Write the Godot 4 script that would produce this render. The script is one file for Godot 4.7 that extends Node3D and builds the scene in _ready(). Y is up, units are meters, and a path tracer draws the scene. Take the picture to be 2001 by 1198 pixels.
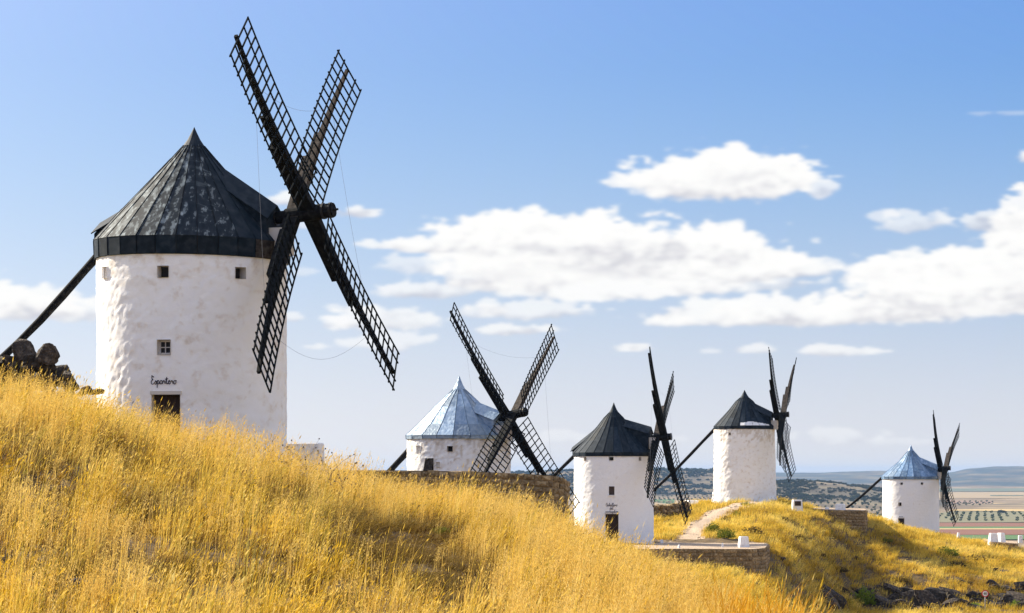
extends Node3D

# The eye is the origin, metres, y up, the view runs along -z. F is the focal length in pixels of a 2001 px wide frame.
const F := 5000.0
const SUN_AZ := -123.0
const SUN_EL := 33.0
const EXPOSURE := 2.25

class Geo:
	var v := PackedVector3Array()
	var c := PackedColorArray()
	var ix := PackedInt32Array()
	var col := Color.WHITE
	func p(a: Vector3) -> int:
		v.append(a)
		c.append(col)
		return v.size() - 1
	func tri(a: int, b: int, d: int) -> void:
		ix.append(a)
		ix.append(d)
		ix.append(b)
	func quad(a: int, b: int, d: int, e: int) -> void:
		tri(a, b, d)
		tri(a, d, e)
	func face(a: Vector3, b: Vector3, d: Vector3, e: Vector3) -> void:
		quad(p(a), p(b), p(d), p(e))
	func box(at: Vector3, b: Basis, s: Vector3) -> void:
		var x := b.x * s.x * 0.5
		var y := b.y * s.y * 0.5
		var z := b.z * s.z * 0.5
		face(at - x - y + z, at + x - y + z, at + x + y + z, at - x + y + z)
		face(at + x - y - z, at - x - y - z, at - x + y - z, at + x + y - z)
		face(at + x - y + z, at + x - y - z, at + x + y - z, at + x + y + z)
		face(at - x - y - z, at - x - y + z, at - x + y + z, at - x + y - z)
		face(at - x + y + z, at + x + y + z, at + x + y - z, at - x + y - z)
		face(at - x - y - z, at + x - y - z, at + x - y + z, at - x - y + z)
	func hexa(q: Array) -> void:  # 0-3 the lower ring, 4-7 the upper ring, both counter-clockwise seen from above
		face(q[4], q[5], q[6], q[7])
		face(q[3], q[2], q[1], q[0])
		for i in 4:
			var j := (i + 1) % 4
			face(q[i], q[j], q[j + 4], q[i + 4])
	func tube(pts: Array, rad: Array, sides := 8, caps := true) -> void:
		var rings := []
		var n := pts.size()
		for i in n:
			var t: Vector3 = (pts[mini(i + 1, n - 1)] - pts[maxi(i - 1, 0)]).normalized()
			var u := t.cross(Vector3.UP)
			if u.length() < 0.05:
				u = t.cross(Vector3.RIGHT)
			u = u.normalized()
			var w := u.cross(t)
			var ring := []
			for k in sides:
				var a := TAU * k / sides
				ring.append(p(pts[i] + (u * cos(a) + w * sin(a)) * rad[i]))
			rings.append(ring)
		for i in n - 1:
			for k in sides:
				var l := (k + 1) % sides
				quad(rings[i][l], rings[i][k], rings[i + 1][k], rings[i + 1][l])
		if caps:
			for e in [0, n - 1]:
				var m := p(pts[e])
				for k in sides:
					var l := (k + 1) % sides
					if e == 0:
						tri(m, rings[0][k], rings[0][l])
					else:
						tri(m, rings[e][l], rings[e][k])
	func lathe(prof: Array, segs: int, turn := 0.0, capped := true) -> void:  # prof of Vector2(r, h), from the bottom up
		var rings := []
		for q in prof:
			var ring := []
			for k in segs:
				var a := turn + TAU * k / segs
				ring.append(p(Vector3(q.x * sin(a), q.y, q.x * cos(a))))
			rings.append(ring)
		for i in prof.size() - 1:
			for k in segs:
				var l := (k + 1) % segs
				quad(rings[i][k], rings[i][l], rings[i + 1][l], rings[i + 1][k])
		if capped:
			var b := p(Vector3(0, prof[0].y, 0))
			for k in segs:
				tri(b, rings[0][(k + 1) % segs], rings[0][k])
	func mesh(smooth := false, colored := false) -> ArrayMesh:
		var a := []
		a.resize(Mesh.ARRAY_MAX)
		a[Mesh.ARRAY_VERTEX] = v
		a[Mesh.ARRAY_INDEX] = ix
		if colored:
			a[Mesh.ARRAY_COLOR] = c
		if smooth:
			var st := SurfaceTool.new()
			st.create_from_arrays(a)
			st.generate_normals()
			return st.commit()
		var m := ArrayMesh.new()
		m.add_surface_from_arrays(Mesh.PRIMITIVE_TRIANGLES, a)
		return m

var rng := RandomNumberGenerator.new()
var used := {}
var M := {}
var n_small := FastNoiseLite.new()
var n_mid := FastNoiseLite.new()
var n_big := FastNoiseLite.new()

func numbered(called: String) -> String:
	used[called] = used.get(called, -1) + 1
	return called if used[called] == 0 else "%s_%03d" % [called, used[called]]

func obj(called: String, m: Mesh, mat: Material, parent: Node = self) -> MeshInstance3D:
	var o := MeshInstance3D.new()
	o.name = numbered(called) if parent == self else part_name(parent, called)
	o.mesh = m
	o.material_override = mat
	parent.add_child(o, true)
	return o

func part_name(parent: Node, called: String) -> String:
	var k := "n_" + called
	var n: int = parent.get_meta(k, -1) + 1
	parent.set_meta(k, n)
	return called if n == 0 else "%s_%03d" % [called, n]

func tag(o: Node, label: String, category: String, group := "", kind := "") -> Node:
	o.set_meta("label", label)
	o.set_meta("category", category)
	if group:
		o.set_meta("group", group)
	if kind:
		o.set_meta("kind", kind)
	return o

func thing(called: String, at: Vector3, label: String, category: String, group := "") -> Node3D:
	var o := Node3D.new()
	o.name = numbered(called)
	o.position = at
	add_child(o)
	tag(o, label, category, group)
	return o

func lin(r: float, g: float, b: float) -> Color:
	return Color(r, g, b).linear_to_srgb()

func mat(called: String, c: Color, rough := 0.9, metal := 0.0) -> StandardMaterial3D:
	var m := StandardMaterial3D.new()
	m.resource_name = called
	m.albedo_color = c
	m.roughness = rough
	m.metallic = metal
	M[called] = m
	return m

func noise(seed_: int, freq: float, oct := 4, kind := FastNoiseLite.TYPE_SIMPLEX_SMOOTH) -> FastNoiseLite:
	var n := FastNoiseLite.new()
	n.seed = seed_
	n.noise_type = kind
	n.frequency = freq
	n.fractal_octaves = oct
	return n

func tex(n: FastNoiseLite, stops: Array, size := 512) -> NoiseTexture2D:
	var t := NoiseTexture2D.new()
	t.width = size
	t.height = size
	t.seamless = true
	t.noise = n
	if stops:
		var g := Gradient.new()
		var off := PackedFloat32Array()
		var cs := PackedColorArray()
		for s in stops:
			off.append(s[0])
			cs.append(s[1])
		g.offsets = off
		g.colors = cs
		t.color_ramp = g
	return t

func tri_map(m: StandardMaterial3D, color: Texture2D, height: Texture2D, cm: float, scale: float) -> StandardMaterial3D:
	m.uv1_triplanar = true
	m.uv1_world_triplanar = true
	m.uv1_scale = Vector3.ONE * scale
	if color:
		m.albedo_texture = color
		m.albedo_color = Color.WHITE
	if height:
		m.heightmap_enabled = true
		m.heightmap_texture = height
		m.heightmap_scale = cm
	return m

func at(px: float, py: float, z: float) -> Vector3:
	return Vector3((px - 1000.5) / F * z, (925.0 - py) / F * z, -z)

func _ready() -> void:
	rng.seed = 4711
	n_small = noise(3, 0.9, 3)
	n_mid = noise(5, 0.16, 3)
	n_big = noise(9, 0.04, 2)
	var cam := Camera3D.new()
	cam.name = "camera"
	cam.projection = Camera3D.PROJECTION_FRUSTUM
	cam.near = 1.0
	cam.size = 1198.0 / F
	cam.frustum_offset = Vector2(0.0, (925.0 - 599.0) / F)
	cam.far = 60000.0
	add_child(cam)
	cam.current = true
	var env := Environment.new()
	env.background_mode = Environment.BG_SKY
	env.sky = Sky.new()
	env.sky.sky_material = make_sky()
	env.background_energy_multiplier = 1.0
	env.tonemap_mode = Environment.TONE_MAPPER_LINEAR
	env.tonemap_exposure = EXPOSURE
	env.sdfgi_enabled = true
	env.ssao_enabled = true
	env.ssil_enabled = true
	env.fog_enabled = true
	env.fog_density = 0.000028
	env.fog_light_color = Color(0.61, 0.79, 1.0)
	var we := WorldEnvironment.new()
	we.name = "world_environment"
	we.environment = env
	add_child(we)
	var sun := DirectionalLight3D.new()
	sun.name = "sun"
	sun.light_energy = 1.5
	sun.light_color = Color(1.0, 0.95, 0.86)
	sun.light_angular_distance = 0.5
	sun.shadow_enabled = true
	var e := deg_to_rad(SUN_EL)
	var a := deg_to_rad(SUN_AZ)
	var to_sun := Vector3(sin(a) * cos(e), sin(e), cos(a) * cos(e))
	add_child(sun)
	sun.look_at_from_position(to_sun * 10.0, Vector3.ZERO, Vector3.UP)
	materials()
	build_ground()
	build_far()
	mills()
	walls_and_blocks()
	rocks()
	plants()
	grasses()

# ---------------------------------------------------------------- sky
var sky_noise: FastNoiseLite
var sky_fine: FastNoiseLite
var sky_layer: FastNoiseLite
var sun_gap := 0.0

func clear_sky(az: float, el: float) -> Vector3:  # linear radiance; degrees, az to the right of -z
	var e := maxf(el, 0.0)
	var c := Vector3(0.03 + 0.67 * exp(-pow(e / 5.9, 1.6)), 0.14 + 0.57 * exp(-pow(e / 8.6, 1.5)), 0.5 + 0.26 * exp(-pow(e / 35.0, 2.0)))
	var sa := deg_to_rad(180.0 - SUN_AZ)
	var se := deg_to_rad(SUN_EL)
	var d := Vector3(sin(deg_to_rad(az)) * cos(deg_to_rad(e)), sin(deg_to_rad(e)), cos(deg_to_rad(az)) * cos(deg_to_rad(e)))
	var s := Vector3(sin(sa) * cos(se), sin(se), cos(sa) * cos(se))
	var g := rad_to_deg(acos(clampf(d.dot(s), -1.0, 1.0)))
	c += Vector3(0.11, 0.12, 0.08) * (1.0 - exp(-maxf(e - 9.0, 0.0) / 9.0))
	sun_gap = g
	return c + Vector3(1.0, 0.92, 0.75) * minf(10.0 * exp(-g / 14.0), 0.8)

func cloud_list() -> Array:  # centre azimuth px, px, half width, rise, drop, strength, in the pixels of the frame (88 px to a degree)
	var l := [
		[1420, 352, 190, 66, 48, 1.0], [1330, 358, 130, 34, 34, 1.0], [1510, 350, 100, 52, 46, 1.0], [1232, 358, 62, 20, 12, 0.8], [1600, 368, 40, 14, 26, 0.7], [1440, 330, 90, 44, 40, 1.0],
		[985, 462, 150, 58, 40, 1.0], [1150, 478, 210, 66, 60, 1.0], [1310, 500, 240, 66, 50, 1.0], [1455, 522, 140, 46, 34, 1.0], [860, 480, 130, 26, 18, 0.95], [770, 478, 75, 10, 9, 0.8],
		[1180, 555, 340, 50, 36, 0.95], [1000, 545, 170, 50, 30, 0.9], [830, 568, 120, 22, 18, 0.75], [1080, 500, 260, 50, 60, 1.0], [1530, 530, 120, 30, 20, 0.85], [1595, 522, 70, 18, 13, 0.6], [1420, 555, 190, 24, 20, 0.6], [900, 520, 190, 26, 22, 0.55],
		[1035, 607, 130, 26, 20, 0.7], [1005, 645, 85, 14, 11, 0.75], [940, 610, 60, 16, 14, 0.6],
		[745, 625, 125, 32, 24, 0.75], [760, 668, 95, 26, 20, 0.6], [660, 632, 50, 18, 14, 0.6], [690, 605, 70, 10, 8, 0.5],
		[60, 605, 130, 46, 36, 0.9], [150, 612, 80, 26, 26, 0.7], [-60, 600, 140, 60, 40, 0.9],
		[1880, 555, 240, 70, 66, 1.0], [2020, 500, 130, 90, 90, 1.0], [1990, 425, 40, 46, 40, 0.9], [1795, 535, 130, 44, 30, 0.85],
		[1400, 622, 160, 36, 18, 0.9], [1550, 618, 220, 44, 24, 0.95], [1750, 605, 220, 44, 34, 1.0], [1960, 590, 200, 50, 34, 1.0], [1310, 632, 70, 14, 8, 0.8], [2160, 520, 220, 120, 90, 1.0],
		[1785, 442, 82, 28, 20, 0.62], [1725, 430, 34, 16, 12, 0.55], [1840, 436, 30, 14, 8, 0.45], [1930, 440, 52, 22, 24, 0.7], [1996, 374, 13, 8, 8, 0.9], [2000, 318, 12, 16, 12, 0.9],
		[552, 392, 40, 15, 14, 0.85], [632, 414, 60, 8, 10, 0.8], [700, 416, 46, 14, 11, 0.85], [592, 534, 26, 9, 8, 0.35], [580, 440, 40, 10, 8, 0.5],
		[1240, 679, 52, 11, 8, 0.8], [1390, 687, 26, 5, 4, 0.45], [1478, 684, 46, 12, 8, 0.65], [1640, 689, 84, 13, 9, 0.75], [578, 621, 26, 10, 8, 0.6], [614, 678, 26, 7, 6, 0.6],
		[1640, 858, 95, 18, 12, 0.35], [1100, 856, 70, 16, 12, 0.3], [1760, 866, 60, 10, 8, 0.25], [1290, 860, 60, 8, 6, 0.2], [1960, 234, 70, 3, 3, 0.25],
	]
	var out := []
	for q in l:
		out.append([rad_to_deg(atan((q[0] - 1000.5) / F)), rad_to_deg(atan((925.0 - q[1]) / F)), q[2] / 87.3, q[3] / 87.3, q[4] / 87.3, q[5]])
	return out

func fill_clouds() -> Array:  # unseen rest of the sky, clouds added and thickened to light shaded walls
	var out := []
	var r := RandomNumberGenerator.new()
	r.seed = 77
	for i in 420:
		var az := r.randf_range(16.0, 344.0)
		var el := 2.0 + 66.0 * pow(r.randf(), 1.25)
		var w := r.randf_range(1.5, 4.0) * (0.8 + el / 18.0)
		for k in 1 + r.randi() % 3:
			out.append([az + r.randf_range(-1.0, 1.0) * w, el + r.randf_range(-0.15, 0.15) * w, w * r.randf_range(0.5, 1.0), w * r.randf_range(0.22, 0.4), w * r.randf_range(0.15, 0.25), r.randf_range(0.6, 1.0)])
	return out

func paint(img: Image, az0: float, el1: float, per_x: float, per_y: float, clouds: Array, detail: float) -> void:
	var w := img.get_width()
	var h := img.get_height()
	var al := PackedFloat32Array()
	var li := PackedFloat32Array()
	al.resize(w * h)
	li.resize(w * h)
	for q in clouds:
		var x0 := clampi(int((q[0] - q[2] * 1.5 - az0) / per_x), 0, w - 1)
		var x1 := clampi(int((q[0] + q[2] * 1.5 - az0) / per_x), 0, w - 1)
		var y0 := clampi(int((el1 - q[1] - q[3] * 1.6) / per_y), 0, h - 1)
		var y1 := clampi(int((el1 - q[1] + q[4] * 1.6) / per_y), 0, h - 1)
		for y in range(y0, y1 + 1):
			var el := el1 - (y + 0.5) * per_y
			for x in range(x0, x1 + 1):
				var az := az0 + (x + 0.5) * per_x
				var zoom: float = clampf(1.5 / q[2], 1.0, 2.6)
				var n1 := sky_noise.get_noise_2d(az * zoom + q[0], el * 2.1 * zoom)
				var n2 := sky_fine.get_noise_2d(az, el * 1.4) * detail
				var u: float = (az - q[0]) / q[2]
				var vv: float = (el - q[1]) / (q[3] if el > q[1] else q[4])
				var d := 1.0 - sqrt(u * u + vv * vv)
				var rag := (0.5 if vv > 0.0 else 0.3) * (1.7 if q[2] < 1.2 else 1.0)
				var s := d * 1.15 + n1 * rag + n2 * (0.38 if vv > 0.0 else 0.22)
				var a: float = smoothstep(0.0, 0.27 if vv > 0.0 else 0.36, s) * q[5]
				if a <= 0.0:
					continue
				var bright := smoothstep(-1.5, 0.3, vv + n1 * 1.0 + n2 * 0.7 + sky_layer.get_noise_2d(az * 0.5, el * 3.0) * 0.9)
				var i := y * w + x
				var rest := 1.0 - al[i]
				li[i] = (li[i] * al[i] + bright * a * maxf(rest, 0.35)) / maxf(al[i] + a * maxf(rest, 0.35), 1e-4)
				al[i] = al[i] + a * rest
	for y in h:
		var el := el1 - (y + 0.5) * per_y
		for x in w:
			var i := y * w + x
			var az := az0 + (x + 0.5) * per_x
			var c := clear_sky(az, el)
			if al[i] > 0.0:
				var white := Vector3(0.64, 0.64, 0.70).lerp(Vector3(1.02, 1.015, 1.0), li[i]) * (1.0 + 0.42 * smoothstep(70.0, 150.0, sun_gap))  # clouds away from the sun brightened as fill for shaded walls
				c = c.lerp(white, al[i])
			if el < 0.0:
				c = Vector3(0.30, 0.24, 0.12)
			c /= SKY_TOP
			img.set_pixel(x, y, Color(minf(c.x, 1.0), minf(c.y, 1.0), minf(c.z, 1.0)).linear_to_srgb())

const SKY_TOP := 1.5

func make_sky() -> PanoramaSkyMaterial:
	sky_noise = noise(21, 0.55, 4)
	sky_fine = noise(22, 2.3, 3)
	sky_layer = noise(23, 0.5, 3)
	var whole := Image.create(512, 1024, false, Image.FORMAT_RGB8)
	var near := cloud_list()
	var all := fill_clouds()
	for q in near + all:
		var r: Array = q.duplicate()
		r[0] = q[0] + (360.0 if q[0] < 100.0 else -360.0)
		all.append(r)
	paint(whole, 0.0, 90.0, 360.0 / 512, 180.0 / 1024, near + all, 0.5)
	whole.resize(4096, 4096, Image.INTERPOLATE_BILINEAR)
	var px := 360.0 / 4096
	var py := 180.0 / 4096
	var w := 360
	var h := 400
	var view := Image.create(w, h, false, Image.FORMAT_RGB8)
	var top := 2048 - h + 8
	paint(view, -w / 2 * px, 90.0 - top * py, px, py, near + all, 1.0)
	whole.blit_rect(view, Rect2i(w / 2, 0, w / 2, h), Vector2i(0, top))
	whole.blit_rect(view, Rect2i(0, 0, w / 2, h), Vector2i(4096 - w / 2, top))
	var m := PanoramaSkyMaterial.new()
	m.panorama = ImageTexture.create_from_image(whole)
	m.energy_multiplier = SKY_TOP / EXPOSURE
	return m

# ---------------------------------------------------------------- materials
func materials() -> void:
	var soil := mat("soil", Color.WHITE, 0.95)
	tri_map(soil, tex(noise(31, 0.012, 5), [[0.25, lin(0.055, 0.033, 0.011)], [0.5, lin(0.10, 0.062, 0.020)], [0.75, lin(0.17, 0.11, 0.04)]]), tex(noise(32, 0.03, 4), []), 6.0, 0.25)
	var straw := mat("straw", Color.WHITE, 0.95)
	tri_map(straw, tex(noise(36, 0.012, 5), [[0.25, lin(0.42, 0.30, 0.09)], [0.5, lin(0.58, 0.43, 0.16)], [0.75, lin(0.66, 0.52, 0.23)]]), null, 0, 0.25)
	var plain := mat("plain", Color.WHITE, 0.95)
	plain.vertex_color_use_as_albedo = true
	tri_map(plain, tex(noise(33, 0.008, 5), [[0.3, lin(0.135, 0.092, 0.045)], [0.5, lin(0.21, 0.148, 0.075)], [0.7, lin(0.28, 0.21, 0.115)]]), null, 0, 0.0016)
	var path := mat("path", Color.WHITE, 0.95)
	tri_map(path, tex(noise(34, 0.03, 5), [[0.3, lin(0.36, 0.26, 0.17)], [0.55, lin(0.50, 0.38, 0.27)], [0.8, lin(0.60, 0.48, 0.36)]]), tex(noise(35, 0.06, 4), []), 5.0, 0.35)
	var wash := [[0.0, lin(0.68, 0.61, 0.53)], [0.2, lin(0.82, 0.78, 0.74)], [0.34, lin(0.90, 0.90, 0.89)], [0.6, lin(0.92, 0.92, 0.93)], [1.0, lin(0.88, 0.88, 0.90)]]
	var white := mat("whitewash", Color.WHITE, 0.85)
	tri_map(white, tex(noise(41, 0.010, 6), wash, 1024), tex(noise(42, 0.02, 5), [], 512), 1.6, 0.16)
	var clean := mat("clean_whitewash", Color.WHITE, 0.85)
	tri_map(clean, tex(noise(47, 0.02, 5), [[0.0, lin(0.80, 0.77, 0.74)], [0.3, lin(0.89, 0.89, 0.89)], [1.0, lin(0.90, 0.90, 0.90)]], 512), tex(noise(48, 0.03, 5), [], 512), 1.6, 0.2)
	var old := [[0.0, lin(0.56, 0.50, 0.43)], [0.16, lin(0.72, 0.67, 0.61)], [0.32, lin(0.84, 0.83, 0.81)], [0.5, lin(0.88, 0.88, 0.87)], [1.0, lin(0.86, 0.86, 0.86)]]
	var worn := mat("worn_whitewash", Color.WHITE, 0.88)
	tri_map(worn, tex(noise(43, 0.012, 6), old, 1024), tex(noise(44, 0.024, 5), [], 512), 2.5, 0.16)
	for k in ["whitewash", "worn_whitewash"]:
		M[k].vertex_color_use_as_albedo = true
	tri_map(mat("block_paint", Color.WHITE, 0.85), tex(noise(49, 0.03, 5), [[0.1, lin(0.58, 0.53, 0.47)], [0.35, lin(0.80, 0.79, 0.78)], [0.7, lin(0.86, 0.86, 0.86)]], 256), null, 0, 0.6)
	mat("reveal", lin(0.62, 0.58, 0.53), 0.9)
	mat("dark_inside", lin(0.012, 0.011, 0.012), 0.7)
	mat("glass", lin(0.015, 0.016, 0.02), 0.12)
	mat("frame_paint", lin(0.55, 0.52, 0.5), 0.7)
	var wood := mat("dark_wood", Color.WHITE, 0.75)
	tri_map(wood, tex(noise(45, 0.02, 5), [[0.3, lin(0.006, 0.007, 0.009)], [0.6, lin(0.012, 0.013, 0.015)], [0.85, lin(0.03, 0.029, 0.028)]], 256), null, 0, 0.8)
	mat("lath_wood", lin(0.008, 0.011, 0.014), 0.8)
	var grey := mat("grey_wood", Color.WHITE, 0.85)
	tri_map(grey, tex(noise(46, 0.02, 5), [[0.3, lin(0.03, 0.026, 0.024)], [0.7, lin(0.085, 0.074, 0.066)]], 256), null, 0, 0.8)
	mat("door_wood", lin(0.035, 0.018, 0.012), 0.8)
	mat("shutter_wood", lin(0.20, 0.15, 0.13), 0.85)
	mat("letter_paint", lin(0.03, 0.025, 0.05), 0.8)
	for k in ["dark_wood", "lath_wood", "grey_wood"]:
		M[k].metallic_specular = 0.15
	mat("rope", lin(0.22, 0.23, 0.26), 0.9)
	mat("iron", lin(0.02, 0.02, 0.022), 0.55, 0.4)
	for k in 4:
		var t: float = [0.85, 1.0, 1.2, 0.7][k]
		var d := mat("slate_metal_%d" % k, Color.WHITE, 0.6)
		d.metallic_specular = 0.22
		tri_map(d, tex(noise(50 + k, 0.018, 5), [[0.25, lin(0.006 * t, 0.014 * t, 0.024 * t)], [0.5, lin(0.013 * t, 0.023 * t, 0.036 * t)], [0.8, lin(0.034 * t, 0.043 * t, 0.055 * t)]], 256), null, 0, 0.5)
		var b := mat("silver_blue_metal_%d" % k, Color.WHITE, 0.42, 0.25)
		tri_map(b, tex(noise(60 + k, 0.02, 5), [[0.2, lin(0.19 * t, 0.28 * t, 0.40 * t)], [0.55, lin(0.29 * t, 0.39 * t, 0.51 * t)], [0.85, lin(0.44 * t, 0.53 * t, 0.62 * t)]], 256), tex(noise(64 + k, 0.03, 3), [], 256), 3.0, 0.5)
		var u := mat("blue_metal_%d" % k, Color.WHITE, 0.42, 0.15)
		tri_map(u, tex(noise(70 + k, 0.02, 5), [[0.2, lin(0.085 * t, 0.17 * t, 0.30 * t)], [0.55, lin(0.14 * t, 0.24 * t, 0.39 * t)], [0.85, lin(0.34 * t, 0.44 * t, 0.57 * t)]], 256), tex(noise(74 + k, 0.03, 3), [], 256), 3.0, 0.4)
	for k in 2:
		var f := mat("flaking_metal_%d" % k, Color.WHITE, 0.65)
		f.metallic_specular = 0.22
		var at0: float = [0.62, 0.70][k]
		tri_map(f, tex(noise(80, 0.013, 6), [[0.3, lin(0.012, 0.020, 0.030)], [at0 - 0.06, lin(0.034, 0.042, 0.052)], [at0, lin(0.07, 0.085, 0.095)], [at0 + 0.03, lin(0.26, 0.31, 0.33)], [0.9, lin(0.38, 0.43, 0.45)]], 512), null, 0, 0.42)
		f.uv1_scale = Vector3(0.5, 0.26, 0.5)
	mat("slate_dark", lin(0.012, 0.015, 0.02), 0.5)
	mat("blue_dark", lin(0.06, 0.12, 0.2), 0.5)
	for k in 4:
		var t: float = [0.7, 1.0, 1.25, 0.85][k]
		var r := mat("wall_stone_%d" % k, Color.WHITE, 0.95)
		tri_map(r, tex(noise(90 + k, 0.03, 4), [[0.3, lin(0.19 * t, 0.125 * t, 0.055 * t)], [0.55, lin(0.30 * t, 0.21 * t, 0.105 * t)], [0.8, lin(0.42 * t, 0.32 * t, 0.19 * t)]], 256), null, 0, 0.7)
	mat("mortar", lin(0.30, 0.21, 0.11), 0.95)
	for k in 3:
		var t: float = [0.75, 1.0, 1.35][k]
		var r := mat("dark_rock_%d" % k, Color.WHITE, 0.9)
		tri_map(r, tex(noise(95 + k, 0.025, 5), [[0.3, lin(0.016 * t, 0.0115 * t, 0.008 * t)], [0.55, lin(0.038 * t, 0.027 * t, 0.019 * t)], [0.8, lin(0.11 * t, 0.083 * t, 0.058 * t)]], 256), tex(noise(98 + k, 0.05, 4), [], 256), 6.0, 0.6)
	for k in [["dry_grass", 0.62], ["pale_oat", 0.8], ["green_leaf", 0.8], ["scrub_leaf", 0.3], ["olive_leaf", 0.2]]:
		var g := mat(k[0], Color.WHITE, 0.75)
		g.vertex_color_use_as_albedo = true
		g.cull_mode = BaseMaterial3D.CULL_DISABLED
		g.metallic_specular = 0.12
		g.backlight_enabled = true
		g.backlight = lin(k[1], k[1], k[1])
	mat("green_field", lin(0.055, 0.125, 0.02), 0.95)
	mat("red_earth", lin(0.165, 0.06, 0.026), 0.95)
	mat("brown_earth", lin(0.22, 0.14, 0.09), 0.95)
	mat("stubble", lin(0.42, 0.30, 0.12), 0.95)
	mat("pale_stubble", lin(0.29, 0.215, 0.115), 0.95)
	mat("grove_earth", lin(0.15, 0.14, 0.065), 0.95)
	mat("far_scrub", lin(0.09, 0.11, 0.06), 0.95)
	mat("sign_white", lin(0.8, 0.8, 0.8), 0.5)
	mat("sign_red", lin(0.55, 0.03, 0.03), 0.5)
	mat("sign_black", lin(0.02, 0.02, 0.02), 0.5)
	mat("galvanised", lin(0.35, 0.36, 0.37), 0.5, 0.5)

# ---------------------------------------------------------------- terrain
const AZ_N := 440
const R_N := 380
const AZ_MAX := 0.28
const R_MIN := 3.0
const R_MAX := 700.0
var lands := []   # [az, PackedFloat32Array of heights on the distance rings]
var grid := PackedFloat32Array()

func ring(i: int) -> float:
	return R_MIN * pow(R_MAX / R_MIN, float(i) / (R_N - 1))

const STEEP := [5.0, 8.0, 12.0, 20.0, 25.0, 34.0, 40.0, 43.0, 55.0, 50.0, 70.0, 57.0, 82.0, 64.0, 94.0, 82.0]

func land(az: float, pairs: Array, lower := 0.0) -> void:
	# knots of (distance, height) along one direction, joined by a smooth monotone curve
	var n := pairs.size() / 2
	if absf(az) < 0.4:   # the near slope is short and steep: draw its knots together along each sight line
		pairs = pairs.duplicate()
		for i in n:
			var d0: float = pairs[2 * i]
			if d0 > 5.0 and d0 < 94.0:
				var k := 0
				while k < STEEP.size() - 4 and d0 > STEEP[k + 2]:
					k += 2
				var d1 := lerpf(STEEP[k + 1], STEEP[k + 3], (d0 - STEEP[k]) / (STEEP[k + 2] - STEEP[k]))
				pairs[2 * i] = d1
				pairs[2 * i + 1] *= d1 / d0
	var h := PackedFloat32Array()
	h.resize(R_N)
	var slope := []
	for i in n:
		var s0: float = 0.0 if i == 0 else (pairs[2 * i + 1] - pairs[2 * i - 1]) / (pairs[2 * i] - pairs[2 * i - 2])
		var s1: float = 0.0 if i == n - 1 else (pairs[2 * i + 3] - pairs[2 * i + 1]) / (pairs[2 * i + 2] - pairs[2 * i])
		slope.append(0.0 if s0 * s1 <= 0.0 else 2.0 * s0 * s1 / (s0 + s1))
	var k := 0
	for i in R_N:
		var d := ring(i) * cos(clampf(az, -0.5, 0.5))
		while k < n - 2 and d > pairs[2 * k + 2]:
			k += 1
		var w: float = pairs[2 * k + 2] - pairs[2 * k]
		var t := clampf((d - pairs[2 * k]) / w, 0.0, 1.0)
		var t2 := t * t
		var t3 := t2 * t
		h[i] = (2 * t3 - 3 * t2 + 1) * pairs[2 * k + 1] + (t3 - 2 * t2 + t) * w * slope[k] + (-2 * t3 + 3 * t2) * pairs[2 * k + 3] + (t3 - t2) * w * slope[k + 1] - 0.95 * lower * smoothstep(16.0, 40.0, d) * (1.0 - smoothstep(90.0, 130.0, d))
	lands.append([az, h])

func raw(az: float, ri: int) -> float:
	var k := 0
	while k < lands.size() - 2 and az > lands[k + 1][0]:
		k += 1
	var a: float = lands[maxi(k - 1, 0)][1][ri]
	var b: float = lands[k][1][ri]
	var c: float = lands[k + 1][1][ri]
	var d: float = lands[mini(k + 2, lands.size() - 1)][1][ri]
	var t: float = (az - lands[k][0]) / (lands[k + 1][0] - lands[k][0])
	# Catmull-Rom on the uneven directions, tangents held back so that it does not overshoot
	var w: float = lands[k + 1][0] - lands[k][0]
	var w0: float = maxf(lands[k][0] - lands[maxi(k - 1, 0)][0], 1e-3)
	var w1: float = maxf(lands[mini(k + 2, lands.size() - 1)][0] - lands[k + 1][0], 1e-3)
	var s := (c - b) / w
	var s0 := (b - a) / w0
	var s1 := (d - c) / w1
	var m0 := 0.0 if s0 * s <= 0.0 else 2.0 * s0 * s / (s0 + s)
	var m1 := 0.0 if s * s1 <= 0.0 else 2.0 * s * s1 / (s + s1)
	var t2 := t * t
	var t3 := t2 * t
	return (2 * t3 - 3 * t2 + 1) * b + (t3 - 2 * t2 + t) * w * m0 + (-2 * t3 + 3 * t2) * c + (t3 - t2) * w * m1

func bumps(x: float, z: float, r: float) -> float:
	var far := smoothstep(120.0, 200.0, r)
	var edge := 1.0 - smoothstep(450.0, 690.0, r)
	return (n_small.get_noise_2d(x, z) * lerpf(0.05, 0.13, far) + n_mid.get_noise_2d(x, z) * lerpf(0.16, 0.42, far)) * smoothstep(4.0, 14.0, r) * edge

func px_az(px: float) -> float:
	return atan((px - 1000.5) / F)

func ground(x: float, z: float) -> float:
	var r := sqrt(x * x + z * z)
	var az := atan2(x, -z)
	var u := (az + AZ_MAX) / (2.0 * AZ_MAX) * (AZ_N - 1)
	var v := log(maxf(r, R_MIN) / R_MIN) / log(R_MAX / R_MIN) * (R_N - 1)
	u = clampf(u, 0.0, AZ_N - 1.001)
	v = clampf(v, 0.0, R_N - 1.001)
	var i := int(u)
	var j := int(v)
	var s := u - i
	var t := v - j
	var a := grid[j * AZ_N + i] * (1 - s) + grid[j * AZ_N + i + 1] * s
	var b := grid[(j + 1) * AZ_N + i] * (1 - s) + grid[(j + 1) * AZ_N + i + 1] * s
	return a * (1 - t) + b * t

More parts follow.
